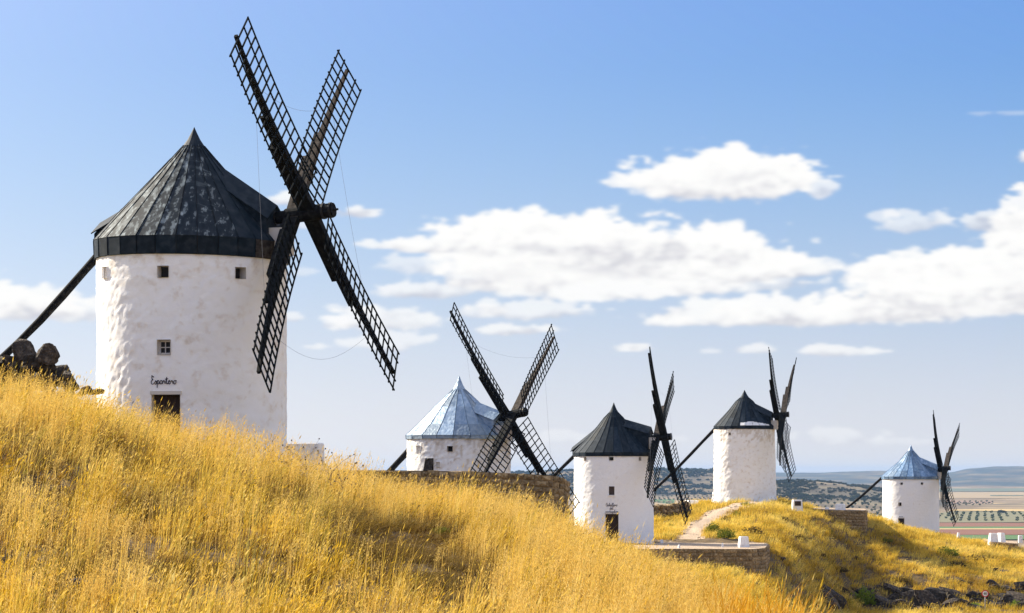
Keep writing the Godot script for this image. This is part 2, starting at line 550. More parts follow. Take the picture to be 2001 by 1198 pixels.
func build_ground() -> void:
	var end := [340, -16, 420, -26, 700, -46]
	land(-PI, [0, -1.65, 40, -1.8, 120, -5] + end)
	land(-1.2, [0, -1.65, 25, 0.0, 60, 3, 120, 2, 250, -7] + end)
	land(-0.32, [0, -1.65, 12, -1.1, 25, 0.5, 40, 2.5, 55, 4, 70, 5.2, 95, 6.3, 130, 5, 168, 2, 205, -2, 255, -6.5, 305, -10] + end)
	land(px_az(-600), [0, -1.65, 12, -1.5, 25, -0.9, 40, 0.35, 55, 1.6, 70, 2.9, 82, 3.9, 95, 4.2, 112, 4.0, 130, 3.4, 150, 2.1, 168, 1, 205, -2.5, 255, -6, 305, -9] + end, 0.40)
	land(px_az(0), [0, -1.65, 12, -1.55, 25, -1.3, 40, -0.45, 55, 0.6, 70, 1.86, 80, 2.66, 95, 2.9, 112, 2.8, 130, 2.3, 150, 1.3, 184, -1, 205, -2.8, 255, -6, 305, -9] + end, 0.46)
	land(px_az(200), [0, -1.65, 12, -1.57, 25, -1.4, 40, -0.68, 55, 0.05, 70, 1.05, 81, 1.85, 95, 1.95, 112, 1.7, 130, 1.1, 150, 0.1, 184, -2.2, 205, -3.6, 255, -6, 305, -9] + end, 0.44)
	land(px_az(375), [0, -1.65, 12, -1.58, 25, -1.47, 40, -0.9, 55, -0.25, 70, 0.5, 81, 1.05, 95, 0.9, 112, 0.5, 130, -0.3, 150, -1.4, 184, -3.4, 205, -4.4, 255, -6.5, 305, -9] + end, 0.50)
	land(px_az(560), [0, -1.65, 12, -1.6, 25, -1.52, 40, -1.05, 55, -0.58, 70, -0.05, 81, 0.28, 95, 0.1, 112, -0.6, 130, -1.7, 150, -2.9, 184, -4.4, 205, -5, 255, -6.5, 305, -9] + end, 0.58)
	land(px_az(700), [0, -1.65, 12, -1.6, 25, -1.54, 40, -1.15, 55, -0.78, 70, -0.36, 80, -0.24, 95, -0.6, 112, -1.3, 130, -2.6, 150, -3.9, 184, -4.9, 205, -5.3, 255, -6.8, 305, -9] + end, 0.66)
	land(px_az(850), [0, -1.65, 12, -1.6, 25, -1.56, 40, -1.22, 55, -0.98, 70, -0.64, 82, -0.72, 95, -1.2, 112, -1.9, 130, -3.2, 150, -4.7, 184, -5.2, 205, -5.4, 255, -7, 305, -9] + end, 0.64)
	land(px_az(1000), [0, -1.65, 12, -1.6, 25, -1.57, 40, -1.3, 55, -1.12, 70, -1.0, 82, -1.15, 95, -1.6, 112, -2.2, 130, -3.5, 150, -4.95, 184, -5.2, 205, -5.4, 255, -6.8, 305, -9] + end, 0.62)
	land(px_az(1105), [0, -1.65, 12, -1.62, 25, -1.6, 40, -1.42, 55, -1.37, 66, -1.45, 82, -1.95, 95, -2.4, 112, -3, 130, -4, 150, -5, 184, -5.25, 205, -5.3, 255, -6, 305, -9] + end, 0.62)
	land(px_az(1200), [0, -1.65, 12, -1.63, 25, -1.62, 40, -1.56, 58, -1.78, 70, -2.2, 82, -2.7, 95, -3.3, 112, -4, 130, -4.8, 150, -5.25, 184, -5.35, 205, -5.3, 226, -4.9, 255, -5.2, 305, -9] + end, 0.66)
	land(px_az(1290), [0, -1.65, 12, -1.64, 25, -1.64, 40, -1.66, 52, -1.9, 70, -2.75, 82, -3.5, 95, -4.2, 112, -5, 130, -5.8, 150, -6.4, 168, -6.8, 182, -6.7, 190, -6.1, 205, -5.4, 215, -5.1, 232, -4.4, 248, -3.9, 268, -4.3, 305, -8] + end, 0.74)
	land(px_az(1400), [0, -1.65, 12, -1.65, 25, -1.68, 46, -2.08, 58, -2.7, 70, -3.5, 95, -5.2, 112, -6, 150, -7, 170, -7.2, 183, -7.1, 190, -6.5, 204, -5.45, 215, -5.0, 231, -4.2, 248, -3.2, 262, -3.2, 285, -4.5, 305, -6.5] + end, 0.74)
	land(px_az(1500), [0, -1.65, 12, -1.66, 25, -1.72, 41, -2.15, 55, -3.1, 70, -4.3, 95, -6.2, 130, -8, 168, -8.4, 184, -7.9, 195, -6.9, 205, -6.0, 215, -5.3, 226, -4.6, 236, -3.7, 246, -3.0, 262, -3.0, 285, -4.4, 305, -6.5] + end, 0.68)
	land(px_az(1550), [0, -1.65, 12, -1.68, 25, -1.78, 40, -2.4, 55, -3.5, 70, -4.7, 95, -6.7, 130, -9, 168, -10.2, 184, -10, 195, -9.2, 205, -7.8, 215, -6.7, 226, -5.5, 238, -4.1, 248, -3.35, 262, -3.4, 285, -4.8, 305, -6.8] + end, 0.55)
	land(px_az(1600), [0, -1.65, 12, -1.7, 25, -1.85, 38, -2.5, 55, -3.9, 70, -5.1, 95, -7.2, 130, -9.7, 168, -11, 195, -11.5, 205, -11.1, 215, -9.4, 226, -7.5, 238, -5.3, 247, -4.1, 262, -4.1, 285, -5.2, 305, -7] + end, 0.50)
	land(px_az(1690), [0, -1.65, 12, -1.72, 25, -1.95, 40, -2.9, 55, -4.3, 70, -5.5, 95, -7.5, 130, -10, 168, -11.5, 200, -12, 218, -12.0, 226, -11.7, 231, -10.0, 240, -7.6, 250, -5.1, 258, -4.6, 272, -5.1, 305, -6.5, 322, -8] + end, 0.40)
	land(px_az(1780), [0, -1.65, 12, -1.74, 25, -2.0, 40, -3.0, 55, -4.5, 70, -5.8, 95, -7.8, 130, -10.4, 168, -11.8, 200, -12.1, 219, -12.1, 227, -11.8, 232, -10.1, 242, -8.0, 255, -6.4, 268, -6.25, 285, -6.6, 306, -7.1, 320, -8] + end, 0.40)
	land(px_az(1850), [0, -1.65, 12, -1.75, 25, -2.05, 40, -3.1, 55, -4.6, 70, -5.9, 95, -8, 130, -10.6, 168, -12, 200, -12.2, 219, -12.2, 227, -11.9, 232, -10.3, 242, -8.7, 255, -7.35, 268, -7.05, 285, -7.4, 306, -7.9, 322, -9.4] + end, 0.40)
	land(px_az(1930), [0, -1.65, 12, -1.76, 25, -2.1, 40, -3.2, 55, -4.7, 70, -6, 95, -8.1, 130, -10.7, 168, -12, 200, -12.2, 219, -12.2, 227, -11.9, 232, -10.5, 243, -9.2, 256, -8.0, 266, -7.5, 285, -8.2, 306, -10] + end, 0.40)
	land(px_az(2010), [0, -1.65, 12, -1.78, 25, -2.2, 40, -3.3, 55, -4.8, 70, -6.1, 95, -8.2, 130, -10.8, 168, -12.1, 200, -12.3, 219, -12.3, 227, -12.1, 232, -11.0, 243, -9.8, 256, -8.7, 266, -8.4, 285, -9.6, 306, -11.5] + end, 0.40)
	land(px_az(2500), [0, -1.65, 25, -2.4, 55, -5, 95, -8.6, 130, -11.2, 168, -12.6, 200, -13, 226, -13, 240, -12, 266, -11, 305, -14, 340, -19, 420, -28, 700, -46])
	land(0.6, [0, -1.65, 25, -2.8, 95, -9, 200, -14, 305, -18, 420, -30, 700, -46])
	land(1.4, [0, -1.65, 40, -2.5, 120, -8, 305, -18, 420, -30, 700, -46])
	land(PI, [0, -1.65, 40, -1.8, 120, -5] + end)
	grid.resize(AZ_N * R_N)
	var g := Geo.new()
	for j in R_N:
		var r := ring(j)
		for i in AZ_N:
			var az := -AZ_MAX + 2.0 * AZ_MAX * i / (AZ_N - 1)
			var x := sin(az) * r
			var z := -cos(az) * r
			var h := raw(az, j) + bumps(x, z, r)
			grid[j * AZ_N + i] = h
			g.v.append(Vector3(x, h, z))
	for j in R_N - 1:
		for i in AZ_N - 1:
			var a := j * AZ_N + i
			g.quad(a, a + 1, a + AZ_N + 1, a + AZ_N)
	var m := g.p(Vector3(0, -1.66, 0))
	for i in AZ_N - 1:
		g.tri(m, i + 1, i)
	tag(obj("hillside_ground", g.mesh(true), M.soil), "stony ridge ground under the dry grass", "ground", "", "structure")
	# the rest of the round: coarser, sharing its edges with the fine sector
	g = Geo.new()
	var steps := 72
	var rs := []
	for j in range(0, R_N, 7):
		rs.append(j)
	if rs[-1] != R_N - 1:
		rs.append(R_N - 1)
	var first := g.v.size()
	for j in rs:
		for i in steps + 1:
			var az := AZ_MAX + (TAU - 2.0 * AZ_MAX) * i / steps
			var wrapped := az if az <= PI else az - TAU
			var r := ring(j)
			var x := sin(az) * r
			var z := -cos(az) * r
			g.v.append(Vector3(x, raw(wrapped, j) + bumps(x, z, r), z))
	for j in rs.size() - 1:
		for i in steps:
			var a := first + j * (steps + 1) + i
			g.quad(a, a + 1, a + steps + 2, a + steps + 1)
	m = g.p(Vector3(0, -1.66, 0))
	for i in steps:
		g.tri(m, first + i + 1, first + i)
	tag(obj("open_grassland", g.mesh(true), M.straw), "straw coloured open grassland round the ridge", "ground", "", "structure")
	build_path()

func build_path() -> void:
	var g := Geo.new()
	var line := [[1347, 207.0, 1.25], [1352, 214.0, 1.2], [1362, 221.0, 1.15], [1378, 229.0, 1.15], [1398, 236.0, 1.35], [1425, 241.5, 1.8], [1462, 246.0, 2.0], [1500, 248.5, 1.4]]
	var cv := Curve3D.new()
	for i in line.size():
		var q := Vector3((line[i][0] - 1000.5) / F * line[i][1], line[i][2], -line[i][1])
		var b := Vector3((line[maxi(i - 1, 0)][0] - 1000.5) / F * line[maxi(i - 1, 0)][1], 0, -line[maxi(i - 1, 0)][1])
		var c := Vector3((line[mini(i + 1, line.size() - 1)][0] - 1000.5) / F * line[mini(i + 1, line.size() - 1)][1], 0, -line[mini(i + 1, line.size() - 1)][1])
		var t := (c - b) / 6.0
		cv.add_point(q, -t, t)
	var n := 90
	var cols := 9
	for i in n:
		var s := cv.get_baked_length() * i / (n - 1)
		var q := cv.sample_baked(s)
		var t := (cv.sample_baked(minf(s + 0.3, cv.get_baked_length())) - cv.sample_baked(maxf(s - 0.3, 0)))
		t.y = 0
		var side := t.normalized().cross(Vector3.UP)
		for k in cols:
			var u := -1.0 + 2.0 * k / (cols - 1)
			var w := q.y * (1.0 + 0.18 * n_small.get_noise_2d(s * 1.3, 40.0 + signf(u) * 9.0))
			var x := q.x + side.x * u * w
			var z := q.z + side.z * u * w
			g.v.append(Vector3(x, ground(x, z) + 0.07 - 0.05 * absf(u), z))
	for i in n - 1:
		for k in cols - 1:
			var a := i * cols + k
			g.quad(a, a + 1, a + cols + 1, a + cols)
	tag(obj("dirt_path", g.mesh(true), M.path), "pale dirt footpath climbing to the windmill on the mound", "path", "", "structure")
	path_curve = cv
	var r := RandomNumberGenerator.new()
	r.seed = 19
	var list := []
	for i in 420:
		var q := cv.sample_baked(cv.get_baked_length() * r.randf())
		var u := r.randf_range(-1.0, 1.0)
		u = signf(u) * pow(absf(u), 0.5) * q.y * 1.15
		var x := q.x + u * 0.9
		var z := q.z - u * 0.4
		var s := 0.03 + 0.1 * pow(r.randf(), 3.0)
		var t := r.randf_range(0.5, 1.2)
		list.append([Transform3D(Basis(Vector3.UP, r.randf() * TAU).scaled(Vector3(s, s * 0.6, s)), Vector3(x, ground(x, z) + 0.05, z)), Color(0.42 * t, 0.33 * t, 0.24 * t)])
	var stone := mat("loose_stone", Color.WHITE, 0.95)
	stone.vertex_color_use_as_albedo = true
	scatter("path_stones", rock_mesh(0), stone, list, "loose stones scattered along the dirt footpath", "stones")

var path_curve: Curve3D

# ---------------------------------------------------------------- the plain and the hills
const PLAIN := -62.0

func ridge_top(px: float, knots: Array) -> float:
	for i in range(0, knots.size() - 2, 2):
		if px <= knots[i + 2]:
			var t := clampf((px - knots[i]) / (knots[i + 2] - knots[i]), 0.0, 1.0)
			return lerpf(knots[i + 1], knots[i + 3], smoothstep(0.0, 1.0, t))
	return knots[-1]

var far_noise: FastNoiseLite

func far_height(px: float, r: float) -> float:
	var h := lerpf(-46.0, PLAIN, smoothstep(700.0, 1500.0, r))
	var x := (px - 1000.5) / F * r
	var n := far_noise.get_noise_2d(x, r * 0.6)
	# hill with scrub behind the third windmill
	var top := ridge_top(px, [400, 990, 700, 955, 950, 927, 1050, 923, 1130, 922, 1230, 920, 1290, 916, 1340, 915.5, 1390, 917, 1450, 926, 1510, 950, 1560, 985])
	var ha := (925.0 - top) / F * 7400.0 + n * 7.0
	h = maxf(h, lerpf(PLAIN - 1.0, ha, smoothstep(5850.0, 7400.0, r)) - maxf(r - 7400.0, 0.0) * 0.05)
	# grey green hill right of the fourth windmill
	top = ridge_top(px, [1380, 985, 1460, 955, 1530, 941, 1570, 940, 1620, 944, 1680, 950, 1730, 957, 1800, 967, 1870, 985])
	var hb := (925.0 - top) / F * 4900.0 + n * 4.0
	h = maxf(h, lerpf(PLAIN - 1.0, hb, smoothstep(3700.0, 4900.0, r)) - maxf(r - 4900.0, 0.0) * 0.06)
	# blue ridge along the horizon
	top = ridge_top(px, [-800, 935, 400, 930, 1000, 924, 1450, 923, 1560, 924.5, 1690, 921.5, 1800, 921, 1850, 922.5, 1900, 915.5, 1960, 912.5, 2040, 910, 2300, 915, 2900, 922])
	var hc := (925.0 - top) / F * 16000.0 + n * 9.0
	h = maxf(h, lerpf(PLAIN - 1.0, hc, smoothstep(10200.0, 16000.0, r)) - maxf(r - 16000.0, 0.0) * 0.03)
	return h

func build_far() -> void:
	far_noise = noise(17, 0.0022, 5)
	var g := Geo.new()
	var an := 420
	var rn := 210
	var amax := 0.42
	for j in rn:
		var r := R_MAX * pow(19500.0 / R_MAX, float(j) / (rn - 1))
		for i in an:
			var az := -amax + 2.0 * amax * i / (an - 1)
			var px := 1000.5 + F * tan(az)
			var h := far_height(px, r * cos(az))
			g.v.append(Vector3(sin(az) * r, h, -cos(az) * r))
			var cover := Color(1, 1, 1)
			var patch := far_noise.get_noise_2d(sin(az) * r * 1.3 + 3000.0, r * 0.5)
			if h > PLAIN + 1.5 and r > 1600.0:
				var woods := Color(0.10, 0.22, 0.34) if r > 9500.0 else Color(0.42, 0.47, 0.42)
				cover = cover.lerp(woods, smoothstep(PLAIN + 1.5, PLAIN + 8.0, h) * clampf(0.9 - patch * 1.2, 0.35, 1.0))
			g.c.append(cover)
	for j in rn - 1:
		for i in an - 1:
			var a := j * an + i
			g.quad(a, a + 1, a + an + 1, a + an)
	# the same plain all the way round
	var rings := [R_MAX, 900.0, 1500.0, 4000.0, 12000.0, 19500.0]
	var first := g.v.size()
	var st := 60
	for r in rings:
		for i in st + 1:
			var az := amax + (TAU - 2.0 * amax) * i / st
			g.p(Vector3(sin(az) * r, lerpf(-46.0, PLAIN, smoothstep(700.0, 1500.0, r)), -cos(az) * r))
	for j in rings.size() - 1:
		for i in st:
			var a := first + j * (st + 1) + i
			g.quad(a, a + 1, a + st + 2, a + st + 1)
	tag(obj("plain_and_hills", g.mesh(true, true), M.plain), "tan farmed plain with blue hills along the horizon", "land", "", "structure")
	fields()
	groves()

func on_plain(px: float, py: float) -> Vector3:
	var d := PLAIN * F / (925.0 - py)
	return Vector3((px - 1000.5) / F * d, PLAIN, -d)

func field(px0: float, px1: float, py0: float, py1: float, m: String, label: String, lift: float, skew := 0.0) -> void:
	var g := Geo.new()
	var n := 12
	for j in 2:
		for i in n + 1:
			var t := float(i) / n
			var py := (py1 if j == 0 else py0) + skew * t + 0.5 * far_noise.get_noise_2d(px0 + i * 160.0, (py0 + j * 50.0) * 7.0)
			g.v.append(on_plain(lerpf(px0, px1, t), py) + Vector3.UP * lift)
	for i in n:
		g.quad(i, i + 1, i + n + 2, i + n + 1)
	tag(obj("field", g.mesh(false), M[m]), label, "field", "", "structure")

func fields() -> void:
	field(1700, 2300, 1047.5, 1056, "green_field", "narrow green field below the red ploughed land", 0.8, -1.0)
	field(1700, 2300, 1036.5, 1047, "red_earth", "broad red brown ploughed field on the plain", 0.8, -1.0)
	field(1700, 2300, 1034, 1036, "stubble", "thin tan stubble strip between two ploughed fields", 0.9)
	field(1700, 2300, 1030.5, 1034, "green_field", "thin green strip above the tan stubble", 0.85)
	field(1700, 2300, 1022.5, 1030, "red_earth", "red brown ploughed field in front of the olive grove", 0.8, 1.0)
	field(1700, 2300, 1000.5, 1022, "grove_earth", "dusty ground of the large olive grove", 0.8)
	field(1852, 2300, 995, 999, "stubble", "bright yellow stubble strip behind the large olive grove", 0.9, 3.0)
	field(1800, 1940, 977, 995, "brown_earth", "purple brown earth of the farther olive grove", 0.8, 3.0)
	field(1940, 2300, 984, 994, "stubble", "tan stubble field right of the farther grove", 0.85, 2.0)
	field(1800, 2300, 962.5, 974, "pale_stubble", "wide pale stubble fields at the foot of the blue ridge", 0.8)
	field(1935, 2000, 968.5, 970, "far_scrub", "thin dark scrub line across the pale stubble", 1.6)
	field(1700, 2300, 955, 961, "far_scrub", "dark strip of scrub under the blue ridge", 1.2)
	field(1250, 1318, 964, 979, "green_field", "small bright green field at the foot of the scrub hill", 0.8, 8.0)
	field(1240, 1420, 979, 989, "pale_stubble", "pale tan fields behind the low dry stone wall", 0.8)
	field(1240, 1420, 989.5, 995, "far_scrub", "dark hedge strip behind the low dry stone wall", 1.0)

func blob_tree(seed_: int, trunk: bool) -> ArrayMesh:
	# a small rounded crown of separate leaf clumps on a short trunk, about one metre across and high
	var g := Geo.new()
	var r := RandomNumberGenerator.new()
	r.seed = seed_
	if trunk:
		g.col = Color(0.5, 0.42, 0.4)
		g.tube([Vector3.ZERO, Vector3(0.03, 0.3, 0.0)], [0.06, 0.045], 5, false)
	for k in 46:
		var d := Vector3(r.randfn(), r.randfn() * 0.75, r.randfn()).normalized() * pow(r.randf(), 0.4)
		var c := Vector3(d.x * 0.46, 0.56 + d.y * 0.36, d.z * 0.46)
		var s := r.randf_range(0.10, 0.19)
		var b := Basis(Vector3(r.randfn(), r.randfn(), r.randfn()).normalized(), r.randf() * TAU)
		var t := r.randf_range(0.7, 1.35)
		g.col = Color(t, t, t)
		g.face(c - b.x * s, c - b.y * s * 0.7, c + b.x * s, c + b.y * s * 0.7)
		g.face(c - b.x * s, c - b.z * s * 0.7, c + b.x * s, c + b.z * s * 0.7)
	return g.mesh(false, true)

func scatter(called: String, m: Mesh, ma: Material, list: Array, label: String, category: String, kind := "stuff", parent: Node = self) -> void:
	# list of [Transform3D, Color]
	var mm := MultiMesh.new()
	mm.transform_format = MultiMesh.TRANSFORM_3D
	mm.use_colors = true
	mm.mesh = m
	mm.instance_count = list.size()
	for i in list.size():
		mm.set_instance_transform(i, list[i][0])
		mm.set_instance_color(i, list[i][1])
	var o := MultiMeshInstance3D.new()
	o.name = numbered(called) if parent == self else part_name(parent, called)
	o.multimesh = mm
	o.material_override = ma
	parent.add_child(o, true)
	if parent == self:
		tag(o, label, category, "", kind)

func groves() -> void:
	var tree_mesh := blob_tree(5, true)
	var r := RandomNumberGenerator.new()
	r.seed = 91
	var list := []
	var put := func(x: float, z: float, y: float, s: float, t: float) -> void:
		var b := Basis(Vector3.UP, r.randf() * TAU).scaled(Vector3(s, s * r.randf_range(0.8, 1.05), s))
		list.append([Transform3D(b, Vector3(x, y, z)), Color(0.085 * t, 0.12 * t, 0.055 * t)])
	# rows of olives on the plain and up the near foot of the two hills
	for spec in [[1700, 2120, 3190.0, 4080.0, 10.5, 0.12, 16.0], [1840, 1945, 4400.0, 5700.0, 12.0, -0.06, 18.0], [1240, 1420, 5850.0, 6420.0, 10.5, 0.04, 9.0], [1480, 1760, 3560.0, 4350.0, 11.0, 0.05, 8.0]]:
		var d0: float = spec[2]
		var d1: float = spec[3]
		var step: float = spec[4]
		var dir := Vector2(cos(spec[5]), sin(spec[5]))
		var mid := Vector2((((spec[0] + spec[1]) / 2.0) - 1000.5) / F * (d0 + d1) / 2.0, -(d0 + d1) / 2.0)
		for i in range(-170, 170):
			for j in range(-30, 30):
				var q: Vector2 = mid + dir * i * step + Vector2(-dir.y, dir.x) * j * step * spec[6]
				var d := -q.y
				if d < d0 or d > d1:
					continue
				var px := 1000.5 + F * q.x / d
				if px < spec[0] or px > spec[1] or r.randf() < 0.1:
					continue
				put.call(q.x + r.randfn() * 0.5, q.y + r.randfn() * 0.5, maxf(far_height(px, d), PLAIN) - 0.1, r.randf_range(4.0, 5.6), r.randf_range(0.75, 1.3))
	scatter("olive_grove", tree_mesh, M.olive_leaf, list, "rows of small grey green olive trees on the plain and lower slopes", "olive grove")
	list = []
	var shrub := blob_tree(8, false)
	for spec in [[900, 1520, 6200.0, 7600.0, 6000, 6.0], [1470, 1780, 4150.0, 5000.0, 2600, 4.0]]:
		for k in spec[4]:
			var px := r.randf_range(spec[0], spec[1])
			var d := r.randf_range(spec[2], spec[3])
			var x := (px - 1000.5) / F * d
			if far_noise.get_noise_2d(x * 4.0 + 900.0, d * 2.0) < 0.0 + r.randf_range(-0.25, 0.25):
				continue
			var s: float = spec[5] * r.randf_range(0.6, 1.7)
			var b := Basis(Vector3.UP, r.randf() * TAU).scaled(Vector3(s * 1.5, s * 0.8, s * 1.5))
			var t := r.randf_range(0.6, 1.2)
			list.append([Transform3D(b, Vector3(x, far_height(px, d) - 0.3, -d)), Color(0.095 * t, 0.105 * t, 0.06 * t)])
	scatter("hill_scrub", shrub, M.scrub_leaf, list, "dark scrub bushes dotted over the two hills behind", "scrub")
	var at_tree := on_plain(1957.5, 1006)
	var o := thing("lone_tree", at_tree, "lone dark tree on the plain above the olive rows at right", "tree")
	var g := Geo.new()
	g.tube([Vector3.ZERO, Vector3(0.2, 2.2, 0), Vector3(0.1, 4.0, 0.2)], [0.45, 0.35, 0.2], 7)
	obj("trunk", g.mesh(true), M.dark_wood, o)
	list = []
	for k in 7:
		var s := r.randf_range(4.0, 6.5)
		list.append([Transform3D(Basis(Vector3.UP, r.randf() * TAU).scaled(Vector3(s, s * 0.8, s)), Vector3(r.randfn() * 2.0, 1.5 + r.randf() * 3.5, r.randfn() * 2.0)), Color(0.035, 0.05, 0.025)])
	scatter("crown", shrub, M.scrub_leaf, list, "", "", "", o)

# ---------------------------------------------------------------- windmills
# Distances in metres from the foot of each tower; "ro" and heights are measured on the roof axis.
func mills() -> void:
	build_mill({
		"twist": 5.0, "at": Vector3(-11.29, 0.2, -90.3), "rt": 3.34, "rb": 3.31, "eave": 7.4, "yaw": 1.250, "tilt": 0.10, "hub": Vector3(4.08, 8.83, 1.25), "s": 0.63,
		"arms": [[-47.9, 7.75, 0.22], [42.1, 7.83, 0.34], [132.9, 7.89, 0.22], [-137.4, 7.77, 0.34]], "order": 1.0,
		"roof": [[3.41, 7.27], [3.45, 7.9], [2.48, 9.02], [1.52, 10.06], [0.80, 10.86], [0.37, 11.34]], "apex": 12.02, "lean": 0.9, "metal": "slate_metal", "dark": "slate_dark", "flake": true, "sectors": 30,
		"hood": [1.1, 10.56, 3.25, 9.12, 0.8], "rear": [2.45, 9.3, 3.6, 8.72, 0.65, 7.95], "pole": [3.4, 7.88, 9.6, 2.23, 0.165], "segs": 220, "rows": 90, "wall": "whitewash", "rough": 0.03,
		"holes": [[-63.0, 6.74, 0.18, 0.40, 0.03, "niche"], [-17.0, 6.66, 0.20, 0.40, 0.34, "window"], [29.3, 6.66, 0.21, 0.40, 0.34, "window"], [-16.6, 4.09, 0.24, 0.52, 0.2, "paned"], [-15.5, 1.18, 0.5, 2.6, 0.3, "door"]],
		"text": [["Espartero", -16.8, 2.9, 0.135]], "pin": 0.78, "ropes": true,
		"label": "largest and nearest windmill, black cone roof with flaking paint, on the grassy slope",
	})
	build_mill({
		"twist": -14.0, "at": Vector3(-3.2, -5.2, -154.7), "rt": 3.11, "rb": 3.2, "eave": 7.30, "yaw": 1.013, "tilt": 0.183, "hub": Vector3(3.21, 8.69, 2.03), "s": -0.51,
		"arms": [[-39.5, 7.81, 0.23], [50.5, 7.79, -0.08], [140.5, 7.80, 0.23], [-129.5, 7.80, -0.08]], "order": 1.0,
		"roof": [[3.22, 7.26], [3.25, 7.48], [2.54, 8.13], [1.52, 9.2], [0.70, 9.97], [0.36, 10.27]], "apex": 11.11, "lean": 0.2, "metal": "silver_blue_metal", "dark": "blue_dark", "flake": false, "sectors": 20,
		"hood": [1.45, 9.42, 3.0, 8.87, 0.8], "pole": [3.2, 7.0, 11.2, 0.4, 0.2], "segs": 150, "rows": 70, "wall": "worn_whitewash", "rough": 0.035, "cracks": true,
		"holes": [[-51.0, 6.62, 0.2, 0.48, 0.05, "niche"], [-10.0, 6.65, 0.17, 0.34, 0.3, "window"], [-34.0, 5.6, 0.3, 1.0, 0.25, "hatch"], [-23.5, 5.72, 0.14, 0.32, 0.06, "niche"]],
		"text": [], "pin": 0.75, "ropes": true,
		"label": "windmill with pale silver blue roof standing half hidden behind the brown stone wall",
	})
	build_mill({
		"twist": -9.0, "at": Vector3(7.98, -5.6, -200.6), "rt": 3.11, "rb": 3.13, "eave": 6.98, "yaw": 1.297, "tilt": 0.086, "hub": Vector3(3.72, 8.4, 1.1), "s": 0.61,
		"arms": [[-36.1, 7.78, 0.20], [53.9, 7.80, 0.17], [144.0, 7.81, 0.20], [-126.1, 7.80, 0.17]], "order": 1.0,
		"roof": [[3.2, 6.93], [3.23, 7.22], [2.32, 8.13], [1.35, 9.2], [0.72, 10.0], [0.36, 10.36]], "apex": 11.16, "lean": 0.0, "metal": "slate_metal", "dark": "slate_dark", "flake": false, "sectors": 26,
		"hood": [0.75, 9.85, 3.0, 9.2, 0.85], "rear": [1.75, 8.86, 3.35, 7.62, 0.5, 7.3], "pole": [2.9, 7.25, 10.9, 0.1, 0.15], "segs": 130, "rows": 64, "wall": "clean_whitewash", "rough": 0.03,
		"holes": [[-45.0, 6.72, 0.13, 0.28, 0.2, "window"], [-3.2, 6.73, 0.15, 0.26, 0.25, "window"], [40.5, 6.72, 0.12, 0.28, 0.2, "window"], [-3.0, 4.26, 0.21, 0.66, 0.12, "shutter"], [-2.6, 1.4, 0.5, 2.12, 0.3, "door"]],
		"text": [["Caballero", -3.0, 3.12, 0.13], ["del", -3.0, 2.86, 0.13], ["verdegaban", -2.6, 2.6, 0.13]], "pin": 0.3, "ropes": true,
		"label": "windmill with smooth black cone roof and three lines of lettering over its dark door",
	})
	build_mill({
		"twist": -16.0, "at": Vector3(23.04, -3.6, -253.5), "rt": 2.97, "rb": 3.15, "eave": 7.96, "yaw": 1.308, "tilt": 0.05, "hub": Vector3(3.54, 9.38, 0.99), "s": -0.65,
		"arms": [[-40.1, 7.68, 0.24], [49.8, 7.90, 0.26], [140.6, 7.81, 0.24], [-129.7, 7.82, 0.26]], "order": 1.0,
		"roof": [[3.02, 7.95], [3.04, 8.25], [2.3, 9.05], [1.5, 9.92], [0.85, 10.75], [0.45, 11.08]], "apex": 11.87, "lean": 0.0, "metal": "slate_metal", "dark": "slate_dark", "flake": false, "sectors": 26, "bright": true,
		"hood": [1.0, 10.5, 2.8, 9.62, 0.85], "pole": [2.7, 8.3, 11.6, -0.4, 0.17], "segs": 130, "rows": 64, "wall": "worn_whitewash", "rough": 0.05,
		"holes": [[-29.0, 7.48, 0.13, 0.26, 0.3, "window"]], "text": [], "pin": 0.3, "ropes": false, "plinth": true,
		"label": "windmill with black roof and worn stained walls at the top of the dirt path",
	})
	build_mill({
		"twist": -12.0, "at": Vector3(47.53, -7.0, -304.9), "rt": 3.33, "rb": 3.36, "eave": 6.34, "yaw": 1.210, "tilt": 0.071, "hub": Vector3(3.71, 7.57, 1.5), "s": -0.61,
		"arms": [[-35.5, 7.70, 0.34], [54.3, 7.92, 0.51], [144.9, 7.83, 0.34], [-125.4, 7.77, 0.51]], "order": 1.0,
		"roof": [[3.44, 6.3], [3.48, 6.62], [2.75, 7.3], [1.55, 8.28], [0.93, 9.0], [0.34, 9.67]], "apex": 10.43, "lean": 0.0, "metal": "blue_metal", "dark": "blue_dark", "flake": false, "sectors": 26,
		"hood": [1.15, 8.85, 3.35, 7.93, 0.85], "pole": [3.0, 6.9, 10.2, 0.95, 0.17], "segs": 110, "rows": 56, "wall": "clean_whitewash", "rough": 0.03,
		"holes": [[-19.0, 5.79, 0.15, 0.27, 0.3, "window"], [23.0, 5.79, 0.15, 0.27, 0.2, "window"], [-22.0, 3.36, 0.17, 0.44, 0.25, "window"], [-19.6, 1.0, 0.38, 1.36, 0.25, "door"]],
		"text": [["uueuurcu", -20.0, 1.88, 0.09]], "pin": 0.3, "ropes": false,
		"label": "farthest windmill at the right with a blue cone roof, in front of the plain",
	})

func build_mill(d: Dictionary) -> void:
	var o := thing("windmill", d.at, d.label, "windmill", "white windmills along the ridge")
	var foot: Vector3 = d.at
	var cam_dir := Vector3(-foot.x, 0, -foot.z).normalized()
	var right := Vector3(cam_dir.z, 0, -cam_dir.x)
	tower(d, o, cam_dir, right)
	for t in d.text:
		lettering(d, o, cam_dir, right, t[0], t[1], t[2], t[3])
	mill_roof(d, o)
	sails(d, o)

func wall_r(d: Dictionary, y: float) -> float:
	return lerpf(d.rb, d.rt, clampf(y / d.eave, 0.0, 1.0))

